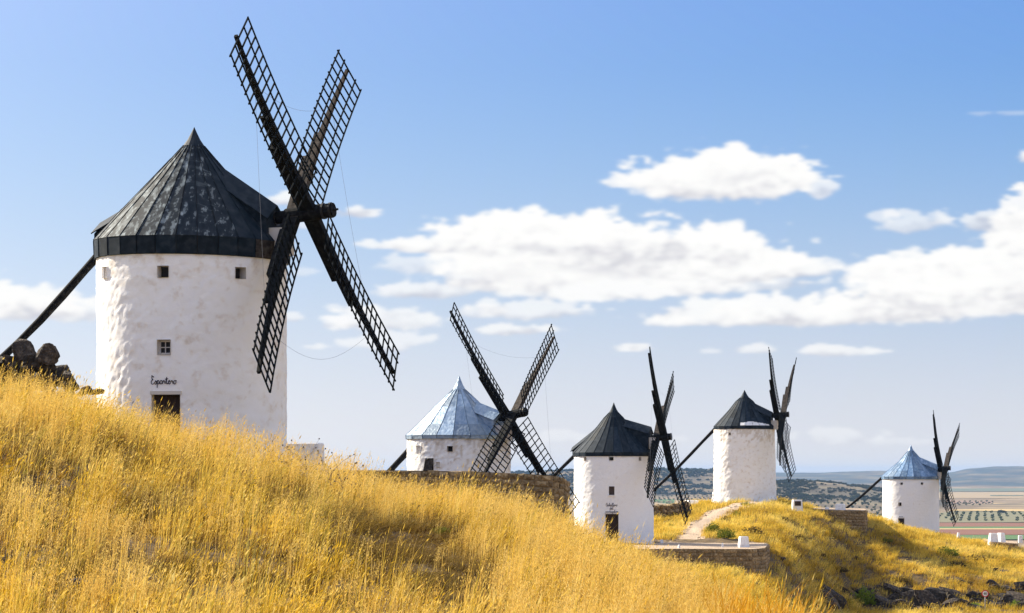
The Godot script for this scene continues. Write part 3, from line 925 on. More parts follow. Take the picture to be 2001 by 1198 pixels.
func wall_bump(d: Dictionary, x: float, y: float, z: float, th: float) -> float:
	var k: float = d.rough
	var n := plaster_noise.get_noise_3d(x, y * 1.2, z) * k * 0.7 + plaster_fine.get_noise_3d(x, y, z) * k * 0.3
	n += plaster_big.get_noise_3d(x + d.at.x, y, z) * k * 1.2
	# a coarser old coat on the weather side
	var coat := smoothstep(-0.3, -0.6, th)
	n += (plaster_noise.get_noise_3d(x * 1.5 + 50.0, y * 1.2, z * 1.5) * 1.5 + absf(plaster_fine.get_noise_3d(x * 0.55 + 9.0, y * 0.55, z * 0.55)) * 0.9) * k * coat * 0.75
	if d.has("cracks") and y > d.eave - 1.6 + 0.9 * plaster_big.get_noise_2d(x * 3.0, z * 3.0):
		var cell := stone_noise.get_noise_3d(x, y * 1.25, z)
		n -= 0.055 * (1.0 - smoothstep(-0.98, -0.86, cell))
	if d.has("plinth"):
		n += 0.12 * (1.0 - smoothstep(0.9, 1.15, y + 0.35 * plaster_big.get_noise_2d(x * 4.0, z * 4.0)))
	return n

var plaster_noise: FastNoiseLite
var plaster_fine: FastNoiseLite
var plaster_big: FastNoiseLite
var stone_noise: FastNoiseLite

func tower(d: Dictionary, o: Node3D, cam_dir: Vector3, right: Vector3) -> void:
	if plaster_noise == null:
		plaster_noise = noise(101, 2.6, 3)
		plaster_fine = noise(102, 9.0, 2)
		plaster_big = noise(103, 0.5, 2)
		stone_noise = noise(104, 1.7, 1, FastNoiseLite.TYPE_CELLULAR)
		stone_noise.fractal_type = FastNoiseLite.FRACTAL_NONE
		stone_noise.cellular_return_type = FastNoiseLite.RETURN_DISTANCE2_SUB
	var th := []
	var ys := []
	for i in d.segs:
		th.append(-PI + TAU * i / d.segs)
	var bottom := -1.6
	for j in d.rows + 1:
		ys.append(lerpf(bottom, d.eave, float(j) / d.rows))
	var cuts := []
	for h in d.holes:
		var half: float = asin(clampf(h[2] / wall_r(d, h[1]), 0.0, 1.0))
		var t: float = deg_to_rad(h[0])
		cuts.append([t - half, t + half, h[1] - h[3] / 2.0, h[1] + h[3] / 2.0])
	for c in cuts:   # move the nearest grid lines onto the edges of each opening
		for q in [c[0], c[1]]:
			th = th.filter(func(v): return absf(v - q) > PI / d.segs * 0.8)
			th.append(q)
		for q in [c[2], c[3]]:
			ys = ys.filter(func(v): return absf(v - q) > (d.eave - bottom) / d.rows * 0.4)
			ys.append(q)
	th.sort()
	ys.sort()
	var g := Geo.new()
	var n := th.size()
	var edge := {}
	for c in cuts:
		edge[c[0]] = true
		edge[c[1]] = true
	var pos := func(t: float, y: float, inward: float) -> Vector3:
		var dir: Vector3 = cam_dir * cos(t) + right * sin(t)
		var r := wall_r(d, y)
		return dir * (r + wall_bump(d, dir.x * r, y, dir.z * r, t) - inward) + Vector3.UP * y
	for y in ys:
		for t in th:
			var w: Vector3 = pos.call(t, y, 0.0)
			g.col = Color.WHITE
			if d.wall != "clean_whitewash":
				var run := plaster_noise.get_noise_3d(w.x * 1.1, w.y * 0.35, w.z * 1.1) + 0.6 * plaster_fine.get_noise_3d(w.x * 0.7, w.y * 0.5, w.z * 0.7)
				var near_top := smoothstep(d.eave - (2.6 if d.wall == "worn_whitewash" else 1.3), d.eave, y)
				g.col = Color.WHITE.lerp(Color(0.66, 0.58, 0.49), smoothstep(0.3, 0.6, run + near_top * (0.75 if d.wall == "worn_whitewash" else 0.35) - 0.3) * (0.7 if d.wall == "worn_whitewash" else 0.4))
			g.p(w)
	for j in ys.size() - 1:
		for i in n:
			var k: int = (i + 1) % n
			var tm: float = (th[i] + th[i + 1]) / 2.0 if i < n - 1 else PI
			var ym: float = (ys[j] + ys[j + 1]) / 2.0
			var hole := false
			for c in cuts:
				if tm > c[0] and tm < c[1] and ym > c[2] and ym < c[3]:
					hole = true
			if not hole:
				g.quad(j * n + i, j * n + k, (j + 1) * n + k, (j + 1) * n + i)
	obj("tower_wall", g.mesh(true, true), M[d.wall], o)
	# the openings: plastered reveals, then what fills them
	for k in cuts.size():
		var h: Array = d.holes[k]
		var c: Array = cuts[k]
		var mid: float = deg_to_rad(h[0])
		var out: Vector3 = cam_dir * cos(mid) + right * sin(mid)
		var side := Vector3(out.z, 0, -out.x)
		var r := wall_r(d, h[1])
		var centre: Vector3 = out * (r * cos((c[1] - c[0]) / 2.0)) + Vector3.UP * h[1]
		var w: float = h[2]
		var hh: float = h[3] / 2.0
		var dep: float = h[4]
		var rv := Geo.new()
		var f := 0.05
		var A := [centre - side * w - Vector3.UP * hh + out * f, centre + side * w - Vector3.UP * hh + out * f, centre + side * w + Vector3.UP * hh + out * f, centre - side * w + Vector3.UP * hh + out * f]
		var q := 0.9 if h[5] in ["window", "paned"] else 1.0
		var back := centre - out * dep
		var B := [back - side * w * q - Vector3.UP * hh * q, back + side * w * q - Vector3.UP * hh * q, back + side * w * q + Vector3.UP * hh * q, back - side * w * q + Vector3.UP * hh * q]
		for e in 4:
			var e2 := (e + 1) % 4
			rv.face(A[e], A[e2], B[e2], B[e])
		var basis := Basis(side, Vector3.UP, out)
		var pane := Geo.new()
		var fill := "dark_inside"
		var kind := "window"
		if h[5] == "niche":
			fill = "reveal"
			kind = "blocked_window"
		elif h[5] == "door" or h[5] == "hatch":
			fill = "door_wood"
			kind = "door" if h[5] == "door" else "hatch"
		elif h[5] == "shutter":
			fill = "shutter_wood"
			kind = "shuttered_window"
		pane.face(B[0] - out * 0.01, B[1] - out * 0.01, B[2] - out * 0.01, B[3] - out * 0.01)
		var win := obj(kind, pane.mesh(), M[fill], o)
		obj("reveal", rv.mesh(), M["reveal"] if h[5] != "niche" else M[d.wall], win)
		if h[5] == "paned":
			for b in [[Vector3(0, 0, 0.03), Vector3(0.03, 2 * hh * q, 0.03)], [Vector3(0, 0, 0.03), Vector3(2 * w * q, 0.03, 0.03)], [Vector3(-w * q + 0.025, 0, 0.02), Vector3(0.05, 2 * hh * q, 0.05)], [Vector3(w * q - 0.025, 0, 0.02), Vector3(0.05, 2 * hh * q, 0.05)], [Vector3(0, hh * q - 0.025, 0.02), Vector3(2 * w * q - 0.1, 0.05, 0.05)], [Vector3(0, -hh * q + 0.025, 0.02), Vector3(2 * w * q - 0.1, 0.05, 0.05)]]:
				var bar := Geo.new()
				bar.box(back + basis * b[0], basis, b[1] - Vector3(0, 0, 0.004 if b[1].y > b[1].x else 0.0))
				obj("glazing_bar", bar.mesh(), M.frame_paint, win)
		elif h[5] == "shutter":
			for b in 5:
				var bar := Geo.new()
				bar.box(back + basis * Vector3(-w + 2 * w * (b + 0.5) / 5.0, 0, 0.03), basis, Vector3(0.03, 2 * hh, 0.03))
				obj("bar", bar.mesh(), M.door_wood, win)
			var sill := Geo.new()
			sill.box(centre + basis * Vector3(0, -hh - 0.04, 0.05), basis, Vector3(2 * w + 0.14, 0.08, 0.16))
			obj("sill", sill.mesh(), M.block_paint, win)
		elif h[5] == "door":
			for b in 5:
				var bar := Geo.new()
				var pw := 2 * w / 5.0
				bar.box(back + basis * Vector3(-w + pw * (b + 0.5), 0, 0.015), basis, Vector3(pw - 0.012, 2 * hh - 0.02, 0.03))
				obj("plank", bar.mesh(), M.door_wood, win)
			var lintel := Geo.new()
			lintel.box(centre + basis * Vector3(0, hh + 0.06, -0.06), basis, Vector3(2 * w + 0.1, 0.12, 0.25))
			obj("lintel", lintel.mesh(), M.reveal, win)
		elif h[5] == "hatch":
			for b in 4:
				var bar := Geo.new()
				bar.box(centre + basis * Vector3(-w + w * 0.5 * (b + 0.5) - 0.05, -0.05, 0.12), basis * Basis(Vector3(0, 0, 1), -0.22), Vector3(w * 0.47, 2 * hh * 0.95, 0.04))
				obj("plank", bar.mesh(), M.grey_wood, win)

# Running-hand letters: strokes on a grid, x to the right, y up, the small letters one unit high
func glyph(ch: String) -> Array:
	var o := [[0.62, 0.8], [0.35, 1.0], [0.1, 0.75], [0.05, 0.4], [0.25, 0.0], [0.55, 0.15], [0.65, 0.6], [0.62, 0.85]]
	match ch:
		"E": return [0.95, [[[0.8, 1.75], [0.6, 2.0], [0.3, 1.95], [0.2, 1.6], [0.35, 1.25], [0.6, 1.15], [0.3, 1.05], [0.05, 0.65], [0.1, 0.2], [0.4, 0.0], [0.7, 0.1], [0.95, 0.4]], [[0.3, 1.95], [0.15, 2.15], [0.4, 2.2]]]]
		"C": return [1.1, [[[0.95, 1.6], [0.7, 2.0], [0.3, 1.8], [0.05, 1.2], [0.05, 0.5], [0.35, 0.0], [0.75, 0.1], [1.1, 0.5]], [[0.5, 1.1], [0.7, 1.4], [0.9, 1.2], [0.85, 0.3], [1.1, 0.1]]]]
		"s": return [0.6, [[[0.0, 0.3], [0.35, 0.95], [0.5, 0.55], [0.45, 0.1], [0.2, 0.0], [0.05, 0.15]], [[0.45, 0.1], [0.6, 0.25]]]]
		"p": return [0.8, [[[0.0, 0.4], [0.2, 1.0], [0.1, -0.9], [0.18, 0.8], [0.45, 1.0], [0.65, 0.6], [0.5, 0.05], [0.2, 0.1]], [[0.5, 0.05], [0.8, 0.3]]]]
		"a": return [0.85, [o, [[0.65, 0.95], [0.65, 0.2], [0.85, 0.15]]]]
		"r": return [0.7, [[[0.0, 0.4], [0.2, 1.0], [0.2, 0.75], [0.5, 0.85], [0.5, 0.2], [0.7, 0.15]]]]
		"t": return [0.6, [[[0.05, 0.4], [0.3, 1.8], [0.2, 0.3], [0.4, 0.0], [0.6, 0.3]], [[-0.15, 1.25], [0.65, 1.35]]]]
		"e": return [0.7, [[[0.05, 0.45], [0.5, 0.7], [0.4, 1.0], [0.15, 0.85], [0.08, 0.35], [0.3, 0.0], [0.7, 0.3]]]]
		"o": return [0.8, [o, [[0.55, 0.95], [0.8, 0.85]]]]
		"b": return [0.75, [[[0.05, 0.4], [0.4, 1.7], [0.25, 2.0], [0.12, 1.6], [0.12, 0.2], [0.35, 0.0], [0.6, 0.4], [0.5, 0.8], [0.75, 0.8]]]]
		"l": return [0.55, [[[0.05, 0.4], [0.4, 1.7], [0.28, 2.0], [0.15, 1.6], [0.15, 0.2], [0.35, 0.0], [0.55, 0.3]]]]
		"d": return [0.9, [o, [[0.68, 2.0], [0.65, 0.2], [0.9, 0.15]]]]
		"v": return [0.75, [[[0.0, 0.7], [0.15, 1.0], [0.3, 0.0], [0.6, 0.9], [0.75, 0.8]]]]
		"g": return [0.85, [o, [[0.65, 0.95], [0.6, -0.6], [0.3, -0.9], [0.2, -0.6], [0.85, 0.25]]]]
		"n": return [0.9, [[[0.0, 0.5], [0.15, 1.0], [0.15, 0.0], [0.3, 0.8], [0.55, 1.0], [0.6, 0.1], [0.9, 0.2]]]]
		"u": return [0.8, [[[0.0, 0.9], [0.1, 0.2], [0.3, 0.0], [0.55, 0.9], [0.55, 0.2], [0.8, 0.2]]]]
		"c": return [0.65, [[[0.5, 0.8], [0.3, 1.0], [0.05, 0.5], [0.25, 0.0], [0.65, 0.3]]]]
	return [0.6, []]

func lettering(d: Dictionary, o: Node3D, cam_dir: Vector3, right: Vector3, text: String, deg: float, y: float, size: float) -> void:
	var total := 0.0
	for ch in text:
		total += glyph(ch)[0]
	var x := -total / 2.0
	var g := Geo.new()
	for ch in text:
		var gl := glyph(ch)
		for stroke in gl[1]:
			var pts := []
			for q in stroke:
				var yy: float = y + (q[1] - 0.5) * size
				var r := wall_r(d, yy)
				var t: float = deg_to_rad(deg) + (x + q[0]) * size / r
				var dir: Vector3 = cam_dir * cos(t) + right * sin(t)
				pts.append(dir * (r + wall_bump(d, dir.x * r, yy, dir.z * r, t) + 0.012) + Vector3.UP * yy)
			for i in pts.size() - 1:
				g.tube([pts[i], pts[i + 1]], [size * 0.10, size * 0.10], 5)
		x += gl[0]
	obj("lettering", g.mesh(), M.letter_paint, o)

func mill_roof(d: Dictionary, o: Node3D) -> void:
	var n: int = d.sectors
	var prof: Array = d.roof
	var turn := Basis(Vector3.UP, deg_to_rad(4.0))
	# the boarded cone under the sheets
	var g := Geo.new()
	var under := []
	for q in prof:
		under.append(Vector2(q[0] - 0.035, q[1] - 0.01))
	under.append(Vector2(0.02, d.apex - 0.1))
	g.lathe(under, n, PI / n)
	var rf := obj("roof", g.mesh(), M[d.dark], o)
	var lean := Basis(Vector3(0, 0, 1), -deg_to_rad(d.lean))
	rf.basis = lean * turn
	rf.position = lean * Vector3.ZERO + Vector3(tan(deg_to_rad(d.lean)) * -prof[0][1], 0, 0)
	var prng := RandomNumberGenerator.new()
	prng.seed = 300 + int(d.at.x * 10.0)
	for row in prof.size() - 1:
		var lo: Array = prof[row]
		var hi: Array = prof[row + 1]
		var per := n if row < prof.size() - 2 else n
		for variant in 1:
			pass
		var shapes := []
		for variant in 3:
			var m := Geo.new()
			var a := PI / per
			var gap := 0.012
			var lift: float = [0.012, 0.016, 0.021][variant] + (0.01 if row == 1 else 0.0)
			var nrm := Vector2(hi[1] - lo[1], lo[0] - hi[0]).normalized()   # outwards, up
			var q := []
			for e in [[lo, lift], [hi, 0.008]]:
				var r: float = e[0][0] * cos(a * 0.0)
				var w: float = r * tan(a) * cos(a) - gap
				var z: float = r * cos(a)
				for s in [-1.0, 1.0]:
					q.append(Vector3(s * w, e[0][1] - (0.02 if e[0] == lo and row > 0 else 0.0), z))
				for s in [1.0, -1.0]:
					q.append(Vector3(s * w, e[0][1] + nrm.y * e[1] - (0.02 if e[0] == lo and row > 0 else 0.0), z + nrm.x * e[1] + 0.004))
			# lower inner left, lower inner right, lower outer right, lower outer left, then the same above
			m.face(q[3], q[2], q[6], q[7])
			m.face(q[0], q[3], q[7], q[4])
			m.face(q[2], q[1], q[5], q[6])
			m.face(q[0], q[1], q[2], q[3])
			m.face(q[7], q[6], q[5], q[4])
			# a standing seam along one edge
			var dirv: Vector3 = (q[6] - q[2])
			m.box(q[2] + dirv * 0.5 + Vector3(-0.01, nrm.y * 0.012, nrm.x * 0.012), Basis(Vector3(1, 0, 0), dirv.normalized(), Vector3(1, 0, 0).cross(dirv.normalized())), Vector3(0.016, dirv.length(), 0.022))
			shapes.append(m.mesh())
		for k in per:
			var face_az := TAU * k / per + deg_to_rad(4.0)
			if face_az > PI:
				face_az -= TAU
			var mk: String = "%s_%d" % [d.metal, prng.randi() % 4]
			if d.flake and row > 0 and face_az < 0.55 and face_az > -1.35:
				mk = "flaking_metal_%d" % (0 if face_az > -1.0 and face_az < 0.0 else 1)
			elif d.flake and row == 0 and face_az > 0.7 and face_az < 1.4:
				mk = "grey_wood"
			elif d.has("bright") and row <= 1 and face_az > -0.35 and face_az < 0.75 and row == 1:
				mk = "slate_metal_2"
			var pnl := obj("panel", shapes[prng.randi() % 3], M[mk], rf)
			pnl.basis = Basis(Vector3.UP, TAU * k / per)
	if d.has("bright"):
		var wash := Geo.new()
		for k in 9:
			var a0 := -0.3 + 0.12 * k
			for s in 1:
				var h0: float = prof[1][1] + 0.05
				var h1: float = prof[1][1] + 0.42 - 0.05 * absf(k - 2.5) + 0.06 * prng.randf()
				var rr := func(h: float) -> float: return lerpf(prof[1][0], prof[2][0], (h - prof[1][1]) / (prof[2][1] - prof[1][1])) + 0.03
				var pt := func(a: float, h: float) -> Vector3: return Vector3(sin(a) * rr.call(h), h, cos(a) * rr.call(h))
				wash.face(pt.call(a0, h0), pt.call(a0 + 0.12, h0), pt.call(a0 + 0.12, h1), pt.call(a0, h1))
		obj("whitewash_patch", wash.mesh(), M.block_paint, rf)
	# finial
	var last: Array = prof[-1]
	var cap := Geo.new()
	cap.lathe([Vector2(last[0] + 0.05, last[1] - 0.04), Vector2(last[0] * 0.62, lerpf(last[1], d.apex, 0.34)), Vector2(last[0] * 0.3, lerpf(last[1], d.apex, 0.68)), Vector2(0.006, d.apex)], 14)
	obj("finial", cap.mesh(), M[d.metal + "_1"], rf)
	# hood over the windshaft, and the small one over the tail pole
	var ax := Vector3(sin(d.yaw), 0, cos(d.yaw))
	hood(o, ax, d.hood, d.eave - 0.1, d.metal, "hood", d.rt)
	if d.has("rear"):
		hood(o, -ax, d.rear, d.rear[5], d.metal, "tail_hood", d.rt)
	var pg := Geo.new()
	var pp := []
	var pr := []
	for i in 9:
		var t := i / 8.0
		var rho: float = lerpf(d.pole[0] - 1.0, d.pole[2], t)
		var slope: float = (d.pole[3] - d.pole[1]) / (d.pole[2] - d.pole[0])
		pp.append(-ax * rho + Vector3.UP * (d.pole[1] + slope * (rho - d.pole[0]) - 0.14 * sin(t * PI) + 0.05 * sin(t * 9.0)))
		pr.append(d.pole[4] * lerpf(1.0, 0.72, t) * (1.0 + 0.06 * sin(i * 2.3)))
	pg.tube(pp, pr, 10)
	obj("tail_pole", pg.mesh(true), M.dark_wood, o)

func hood(o: Node3D, ax: Vector3, h: Array, bottom: float, metal: String, called: String, rt: float) -> void:
	var side := Vector3(ax.z, 0, -ax.x)
	var w: float = h[4]
	var drop := w * 0.62
	var st := []
	for e in [[h[0] - 0.25, h[1] + (h[1] - h[3]) / (h[2] - h[0]) * 0.25], [h[2], h[3]]]:
		var base: Vector3 = ax * e[0]
		st.append([base + Vector3.UP * e[1], base + side * w + Vector3.UP * (e[1] - drop), base - side * w + Vector3.UP * (e[1] - drop)])
	var g := Geo.new()
	# side walls and front
	var inner0: Vector3 = ax * (h[0] - 0.25)
	var front: Vector3 = ax * (h[2] - 0.06)
	for s in [1.0, -1.0]:
		var a: Vector3 = inner0 + side * s * (w - 0.05) + Vector3.UP * bottom
		var b: Vector3 = front + side * s * (w - 0.05) + Vector3.UP * bottom
		var c: Vector3 = front + side * s * (w - 0.05) + Vector3.UP * (h[3] - drop - 0.01)
		var e: Vector3 = inner0 + side * s * (w - 0.05) + Vector3.UP * (st[0][1].y - 0.02)
		if s > 0.0:
			g.face(b, a, e, c)
		else:
			g.face(a, b, c, e)
	var fl: Vector3 = front - side * (w - 0.05)
	var fr: Vector3 = front + side * (w - 0.05)
	g.face(fl + Vector3.UP * bottom, fr + Vector3.UP * bottom, fr + Vector3.UP * (h[3] - drop - 0.01), fl + Vector3.UP * (h[3] - drop - 0.01))
	g.tri(g.p(fl + Vector3.UP * (h[3] - drop - 0.01)), g.p(fr + Vector3.UP * (h[3] - drop - 0.01)), g.p(front + Vector3.UP * (h[3] - 0.03)))
	var box := obj(called, g.mesh(), M[metal + "_0"], o)
	for s in [1, 2]:
		var r := Geo.new()
		var a: Vector3 = st[0][0]
		var b: Vector3 = st[1][0]
		var c: Vector3 = st[1][s]
		var e: Vector3 = st[0][s]
		var over: Vector3 = (c - b).normalized() * 0.06
		c += over
		e += over
		var up := (b - a).cross(c - b).normalized()
		if up.y < 0.0:
			up = -up
		up *= 0.04
		var q := [a, b, c, e] if s == 2 else [b, a, e, c]
		var lower := [q[3], q[2], q[1], q[0]]
		r.face(q[0] + up, q[1] + up, q[2] + up, q[3] + up)
		r.face(lower[0], lower[1], lower[2], lower[3])
		for i in 4:
			var j := (i + 1) % 4
			r.face(q[i], q[j], q[j] + up, q[i] + up)
		obj("roof_sheet", r.mesh(), M[metal + ("_2" if s == 1 else "_1")], box)
	if called == "hood":   # masonry cheek that carries the shaft
		var m := Geo.new()
		m.box(ax * (rt - 0.12) + Vector3.UP * (h[3] - 1.25), Basis(side, Vector3.UP, ax), Vector3(1.1, 0.9, 0.9))
		obj("shaft_bearing", m.mesh(), M.reveal, o)

func sails(d: Dictionary, o: Node3D) -> void:
	var a := Vector3(sin(d.yaw) * cos(d.tilt), sin(d.tilt), cos(d.yaw) * cos(d.tilt))
	var h := Vector3(cos(d.yaw), 0, -sin(d.yaw))
	var v := h.cross(a).normalized()
	if v.y < 0.0:
		v = -v
	var hub: Vector3 = d.hub
	var g := Geo.new()
	var ends := [hub - a * (3.4), hub - a * 0.75, hub - a * 0.7, hub + a * 0.62, hub + a * 0.66, hub + a * (absf(d.s) / 2.0 + d.pin)]
	g.tube(ends, [0.22, 0.22, 0.27, 0.27, 0.25, 0.25], 14)
	var shaft := obj("windshaft", g.mesh(), M.dark_wood, o)
	var tip: Vector3 = ends[-1]
	for e in [[-1.1, 0.29], [0.72, 0.285], [absf(d.s) / 2.0 + d.pin - 0.1, 0.275]]:
		var b := Geo.new()
		b.tube([hub + a * (e[0] - 0.04), hub + a * (e[0] + 0.04)], [e[1], e[1]], 16)
		obj("iron_band", b.mesh(), M.iron, shaft)
	var pin := Geo.new()
	pin.tube([tip - a * 0.05, tip + a * 0.16], [0.045, 0.04], 8)
	obj("pin", pin.mesh(), M.iron, shaft)
	var mids := []
	for k in 4:
		var arm: Array = d.arms[k]
		var ang := deg_to_rad(arm[0])
		var e := v * cos(ang) + h * sin(ang)
		var t := h * cos(ang) - v * sin(ang)
		var along: float = d.s / 2.0 if k % 2 == 0 else -d.s / 2.0
		mids.append(one_sail(o, hub + a * along, e, t, a, arm[1], arm[2], k != 1, d.twist))
	if d.ropes:
		for k in 4:
			var p0: Vector3 = mids[k]
			var p1: Vector3 = mids[(k + 1) % 4]
			var pts := []
			var rad := []
			for i in 15:
				var t := i / 14.0
				pts.append(p0.lerp(p1, t) - Vector3.UP * sin(t * PI) * (0.25 + 1.0 * absf(Vector2(p1.x - p0.x, p1.z - p0.z).length()) / 11.0 * (1.0 if k == 2 else 0.25)))
				rad.append(0.0045)
			var rg := Geo.new()
			rg.tube(pts, rad, 5, false)
			obj("sail_rope", rg.mesh(true), M.rope, o)

func one_sail(o: Node3D, base: Vector3, e: Vector3, t: Vector3, a: Vector3, length: float, cone: float, dark: bool, twist: float) -> Vector3:
	var centre := func(r: float) -> Vector3:
		var f := r / length
		return base + e * r + a * (cone * f * f - 0.10 * sin(f * PI) * 0.5)
	var rung_dir := func(r: float) -> Vector3:
		var w := deg_to_rad(lerpf(twist * 1.6, twist, r / length))
		return (t * cos(w) + a * sin(w)).normalized()
	# the stock: one long tapering timber
	var g := Geo.new()
	var n := 9
	var prev := []
	for i in n + 1:
		var r: float = lerpf(-0.25, length + 0.06, float(i) / n)
		var c: Vector3 = centre.call(maxf(r, 0.0)) + e * minf(r, 0.0)
		var w := lerpf(0.145, 0.055, clampf(r / length, 0.0, 1.0))
		var q := [c - t * w - a * w, c + t * w - a * w, c + t * w + a * w, c - t * w + a * w]
		if i == 0:
			g.face(q[3], q[2], q[1], q[0])
		else:
			for k in 4:
				var l := (k + 1) % 4
				g.face(prev[k], prev[l], q[l], q[k])
		if i == n:
			g.face(q[0], q[1], q[2], q[3])
		prev = q
	var sail := obj("sail", g.mesh(), M.dark_wood if dark else M.grey_wood, o)
	# splints clamped to the back of the stock near the hub
	for s in [[3.1, 0.25, 0.26], [4.4, 0.13, 0.17]]:
		var b := Geo.new()
		var c0: Vector3 = centre.call(0.0)
		var c1: Vector3 = centre.call(s[0])
		var dir := (c1 - c0).normalized()
		var off: float = -0.145 - s[2] / 2.0 + (0.03 if s[0] > 4 else 0.0)
		if s[0] > 4:
			c0 = centre.call(2.0)
			dir = (c1 - c0).normalized()
		b.box((c0 + c1) / 2.0 + a * off + t * (0.02 if s[0] < 4 else 0.015), Basis(t, dir, t.cross(dir)), Vector3(s[1], (c1 - c0).length(), s[2]))
		obj("splint", b.mesh(), M.dark_wood if dark else M.grey_wood, sail)
	# lattice: four rails along the sail and the laths across it
	var half := 0.96
	var front := 0.09
	var r0 := 1.0
	var count := 18
	var box := BoxMesh.new()
	box.size = Vector3(2.0 * half + 0.1, 0.05, 0.042)
	for i in count:
		var r: float = lerpf(r0, length - 0.02, float(i) / (count - 1))
		var rd: Vector3 = rung_dir.call(r)
		var nd := rd.cross(e).normalized()
		var lath := obj("lath", box, M.lath_wood, sail)
		lath.basis = Basis(rd, e, nd).rotated(nd, rng.randf_range(-0.012, 0.012))
		lath.position = centre.call(r) + a * (front * lerpf(1.8, 1.0, r / length))
	for s in [-1.0, -0.5, 0.5, 1.0]:
		var rg := Geo.new()
		var pts := []
		for i in 8:
			var r: float = lerpf(r0 - 0.06, length + 0.04, i / 7.0)
			pts.append(centre.call(r) + rung_dir.call(r) * half * s + a * (front * lerpf(1.8, 1.0, r / length) + 0.035))
		for i in 7:
			var dir: Vector3 = (pts[i + 1] - pts[i])
			rg.box((pts[i] + pts[i + 1]) / 2.0, Basis(dir.normalized().cross(a).normalized(), dir.normalized(), dir.normalized().cross(a).normalized().cross(dir.normalized())), Vector3(0.05, dir.length() + 0.01, 0.04))
		obj("rail", rg.mesh(), M.lath_wood, sail)
	return centre.call(length * 0.74)

# ---------------------------------------------------------------- walls, blocks, sign
func stone_shape(seed_: int) -> ArrayMesh:
	# a rough unit stone: a box with its corners knocked about
	var r := RandomNumberGenerator.new()
	r.seed = seed_
	var q := []
	for y in [-0.5, 0.5]:
		for c in [[-0.5, 0.5], [0.5, 0.5], [0.5, -0.5], [-0.5, -0.5]]:
			q.append(Vector3(c[0] * r.randf_range(0.78, 1.0), y * r.randf_range(0.78, 1.0), c[1] * r.randf_range(0.8, 1.0)))
	var g := Geo.new()
	g.hexa(q)
	# a slightly domed face towards the viewer's side
	var m := Vector3(r.randf_range(-0.15, 0.15), r.randf_range(-0.15, 0.15), 0.62)
	for i in 4:
		var f := [q[0], q[1], q[5], q[4]]
		g.tri(g.p(m), g.p(f[i]), g.p(f[(i + 1) % 4]))
	return g.mesh()

var stones := []

func stone_face(o: Node3D, p0: Vector3, p1: Vector3, bottom: float, course: float, long: float, proud: float, prng: RandomNumberGenerator, limit := 290) -> void:
	# courses of stones along the top line p0 -> p1 (seen from outside, p0 at the left), down to the given height
	if stones.is_empty():
		for k in 6:
			stones.append(stone_shape(500 + k))
	var dir := Vector3(p1.x - p0.x, 0, p1.z - p0.z)
	var length := dir.length()
	dir = dir.normalized()
	var out := Vector3(-dir.z, 0, dir.x)
	var rows := int(ceil((maxf(p0.y, p1.y) - bottom) / course))
	for j in rows:
		var s := prng.randf_range(-0.5, 0.0) * long
		while s < length:
			var w := long * prng.randf_range(0.6, 1.45)
			var a := maxf(s, 0.0)
			var b := minf(s + w, length)
			s += w
			if b - a < long * 0.25 or limit <= 0:
				continue
			limit -= 1
			var t := (a + b) / 2.0 / length
			var hgt := course * prng.randf_range(0.85, 1.12)
			var y := lerpf(p0.y, p1.y, t) - course * (j + 0.5) + prng.randf_range(-0.02, 0.02)
			var st := obj("stone", stones[prng.randi() % 6], M["wall_stone_%d" % (prng.randi() % 4)], o)
			st.position = p0.lerp(p1, t) * Vector3(1, 0, 1) + Vector3.UP * y + out * (proud * prng.randf_range(-0.2, 1.0) - 0.12) - o.position
			st.basis = Basis(dir * (b - a) * 1.02, Vector3.UP * hgt, out * 0.34) 

func platform(called: String, pts: Array, bottom: float, label: String, category: String, top_mat: String, faces: Array, course: float, long: float, seed_: int) -> Node3D:
	# pts run counter-clockwise seen from above; faces lists the edges that show and are laid in stone
	var prng := RandomNumberGenerator.new()
	prng.seed = seed_
	var mid := Vector3.ZERO
	for q in pts:
		mid += q / pts.size()
	var o := thing(called, Vector3(mid.x, bottom, mid.z), label, category)
	var core := Geo.new()
	var n := pts.size()
	for i in n:
		var a: Vector3 = pts[i] - o.position
		var b: Vector3 = pts[(i + 1) % n] - o.position
		core.face(Vector3(a.x, 0, a.z), Vector3(b.x, 0, b.z), b - Vector3.UP * 0.03, a - Vector3.UP * 0.03)
	obj("mortar_core", core.mesh(), M.mortar, o)
	var top := Geo.new()
	var m := top.p(mid - o.position + Vector3.UP * 0.0)
	for i in n:
		top.tri(m, top.p(pts[i] - o.position), top.p(pts[(i + 1) % n] - o.position))
	obj("top_surface", top.mesh(), M[top_mat], o)
	for f in faces:
		stone_face(o, pts[f], pts[(f + 1) % n], bottom, course, long, 0.05, prng, 280 / faces.size())
	return o

